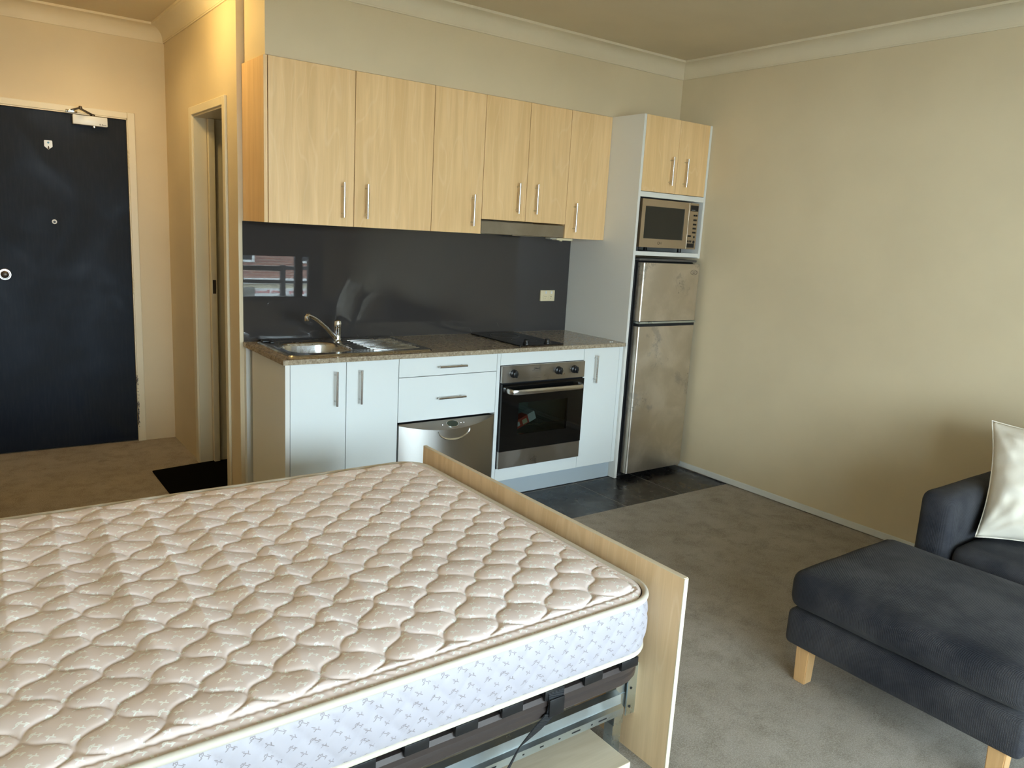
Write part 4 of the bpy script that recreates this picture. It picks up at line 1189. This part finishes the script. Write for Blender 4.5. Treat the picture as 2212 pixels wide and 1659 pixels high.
def throw_cushion(o, e1, e2, T, label, seed, n=44):
    """square cushion: o bottom-left corner, e1 along the bottom edge, e2 up the side"""
    o, e1, e2 = Vector(o), Vector(e1), Vector(e2); nn = e1.cross(e2).normalized()
    if nn.dot(Vector((CX, CY, CZ))-o) < 0: nn = -nn
    b = B(); F, K = [], []
    def P(i, j, s):
        u, v = i/n*2-1, j/n*2-1
        # pulled-in sides, pointed corners
        pu = u*(1-.10*(1-v*v)*abs(u)**2); pv = v*(1-.10*(1-u*u)*abs(v)**2)
        th = T*((1-abs(u)**2.6)*(1-abs(v)**2.6))**.62
        p = o + e1*((pu+1)/2) + e2*((pv+1)/2)
        # radiating creases from the corners and folds
        cr = 0.0
        for su in (-1, 1):
            for sv in (-1, 1):
                d = math.hypot(u-su, v-sv); a = math.atan2(v-sv, u-su)
                cr += .011*math.exp(-d*2.2)*math.sin(a*15+seed)*min(1, d*5)
        w = mnoise.noise(Vector((u*2.2+seed, v*2.2, s*2.0)))*.016 + mnoise.noise(Vector((u*5.0, v*5.0+seed, s)))*.009
        crease = -.010*math.exp(-((v+.15-.25*u)/.10)**2)*math.exp(-((u+.55)/.45)**2)
        return p + nn*s*(th + (cr + w + crease)*min(1.0, th/T*1.6))
    F = [[b.verts.new(P(i, j, 1)) for j in range(n+1)] for i in range(n+1)]
    K = [[F[i][j] if i in (0, n) or j in (0, n) else b.verts.new(P(i, j, -1)) for j in range(n+1)] for i in range(n+1)]
    for i in range(n):
        for j in range(n):
            b.faces.new((F[i][j], F[i+1][j], F[i+1][j+1], F[i][j+1])); b.faces.new((K[i][j], K[i][j+1], K[i+1][j+1], K[i+1][j]))
    e = empty('throw_cushion', tuple(o+e1*.5), label, 'cushion')
    obj('cover', b, M_LINEN, e, angle=180)
    edge = [F[i][0].co.copy() if F[i][0].is_valid else None for i in range(n+1)] if False else None
    ep = [P(i, 0, 0) for i in range(n)] + [P(n, j, 0) for j in range(n)] + [P(n-i, n, 0) for i in range(n)] + [P(0, n-j, 0) for j in range(n)]
    obj('piping', tube(B(), ep, .0026, 6, closed=True), M_LINEN, e, angle=60)
    return e
throw_cushion((2.335, -2.185, .445), (.205, -.435, .0), (.185, .085, .425), .105, 'cream throw cushion leaning in the far corner of the sofa', 1.3)
throw_cushion((2.66, -3.10, .455), (.04, -.50, .02), (.13, .02, .42), .07, 'second cream throw cushion further along the sofa', 4.1)

# ------------------------------------------------------------------ door mat
b = B(); p = [(.085, .80), (.085, 1.335), (.530, 1.402), (.530, .86)]
prism(b, p, 'z', .001, .009)
tag(obj('door_mat', b, M_MAT, smooth=False), 'flat black mat at the bathroom doorway', 'mat')

# ------------------------------------------------------------------ outside: balcony and the shop building across the street
S('sky_cut_slab', bx(-2.2, 4.2, -6.9, YN-.1, 2.32, 2.50), M_CONC, 'unseen concrete slab added over the balcony to cut off high sky')  # added overhang, out of view: keeps high sky light off near surfaces
S('balcony_floor', bx(-2.2, 4.2, -5.75, YN-.1, -.14, -.04), M_CONC, 'concrete balcony floor outside the windows')
bl = empty('balustrade', (1.0, -5.65, 0), 'dark metal balcony balustrade with grey lower panel', 'balustrade')
obj('lower_panel', bx(-2.2, 2.45, -5.70, -5.66, -.04, .60), M_CONC, bl, smooth=False)
obj('rail', tube(B(), [(-2.2, -5.68, .93), (2.85, -5.68, .845)], .030, 10), M_ALU, bl)
obj('rail', tube(B(), [(-2.2, -5.68, .74), (2.85, -5.68, .675)], .024, 10), M_ALU, bl)
po0 = obj('post', bx(2.80, 2.86, -5.71, -5.65, -.04, .90), M_ALU, bl, smooth=False)
for dx in (-1.65, -3.3, -4.9): inst('post', po0, bl, (dx, 0, 0))
obj('top_rail', bx(2.42, 3.6, -5.71, -5.66, .835, .885), M_ALU, bl, smooth=False)
obj('top_rail', bx(2.42, 3.6, -5.71, -5.66, .655, .690), M_ALU, bl, smooth=False)

YS = -26.0
sb = empty('shop_building', (8, YS, -4), 'red brick shop building across the street, mirrored in the splashback', 'building')
obj('brick_wall', bx(-14, 26, YS-.4, YS, -.82, .9), M_BRICK, sb, smooth=False)
obj('ledge', bx(-14, 26, YS-.4, YS+.25, -1.02, -.82), M_SIGN, sb, smooth=False)
obj('fascia', bx(-14, 26, YS-.4, YS+.05, -1.22, -1.02), M_STONE, sb, smooth=False)
sg = obj('sign_board', bx(2, 14, YS-.4, YS+.08, -1.78, -1.22), M_SIGN, sb, smooth=False)
obj('sign_red_text', text_mesh('Engraving  Watch Batteries', .185, (9.935, YS+.09, -1.352), (PI/2, 0, PI), .004, width=2.36), M_SIGNRED, sg, smooth=False)
obj('sign_dark_text', text_mesh('PHOTO', .20, (10.16, YS+.09, -1.555), (PI/2, 0, PI), .004, width=.70), M_SIGNGREY, sg, smooth=False)
obj('shopfront', bx(-14, 26, YS-.4, YS, -4.5, -1.78), M_STONE, sb, smooth=False)
for (xa, xb) in ((7.6, 8.95), (10.6, 11.9), (4.2, 5.5)):
    wn = obj('window', bx(xa, xb, YS-.1, YS+.03, -.20, .7), M_SIGN, sb, smooth=False)
    obj('pane', bx(xa+.10, xb-.10, YS, YS+.035, -.12, .6), M_ALU, wn, smooth=False)
S('street', bx(-40, 50, YS-1, -5.8, -4.6, -4.5), Mat('asphalt', (.09, .09, .09), .9).m, 'asphalt street below the balcony')
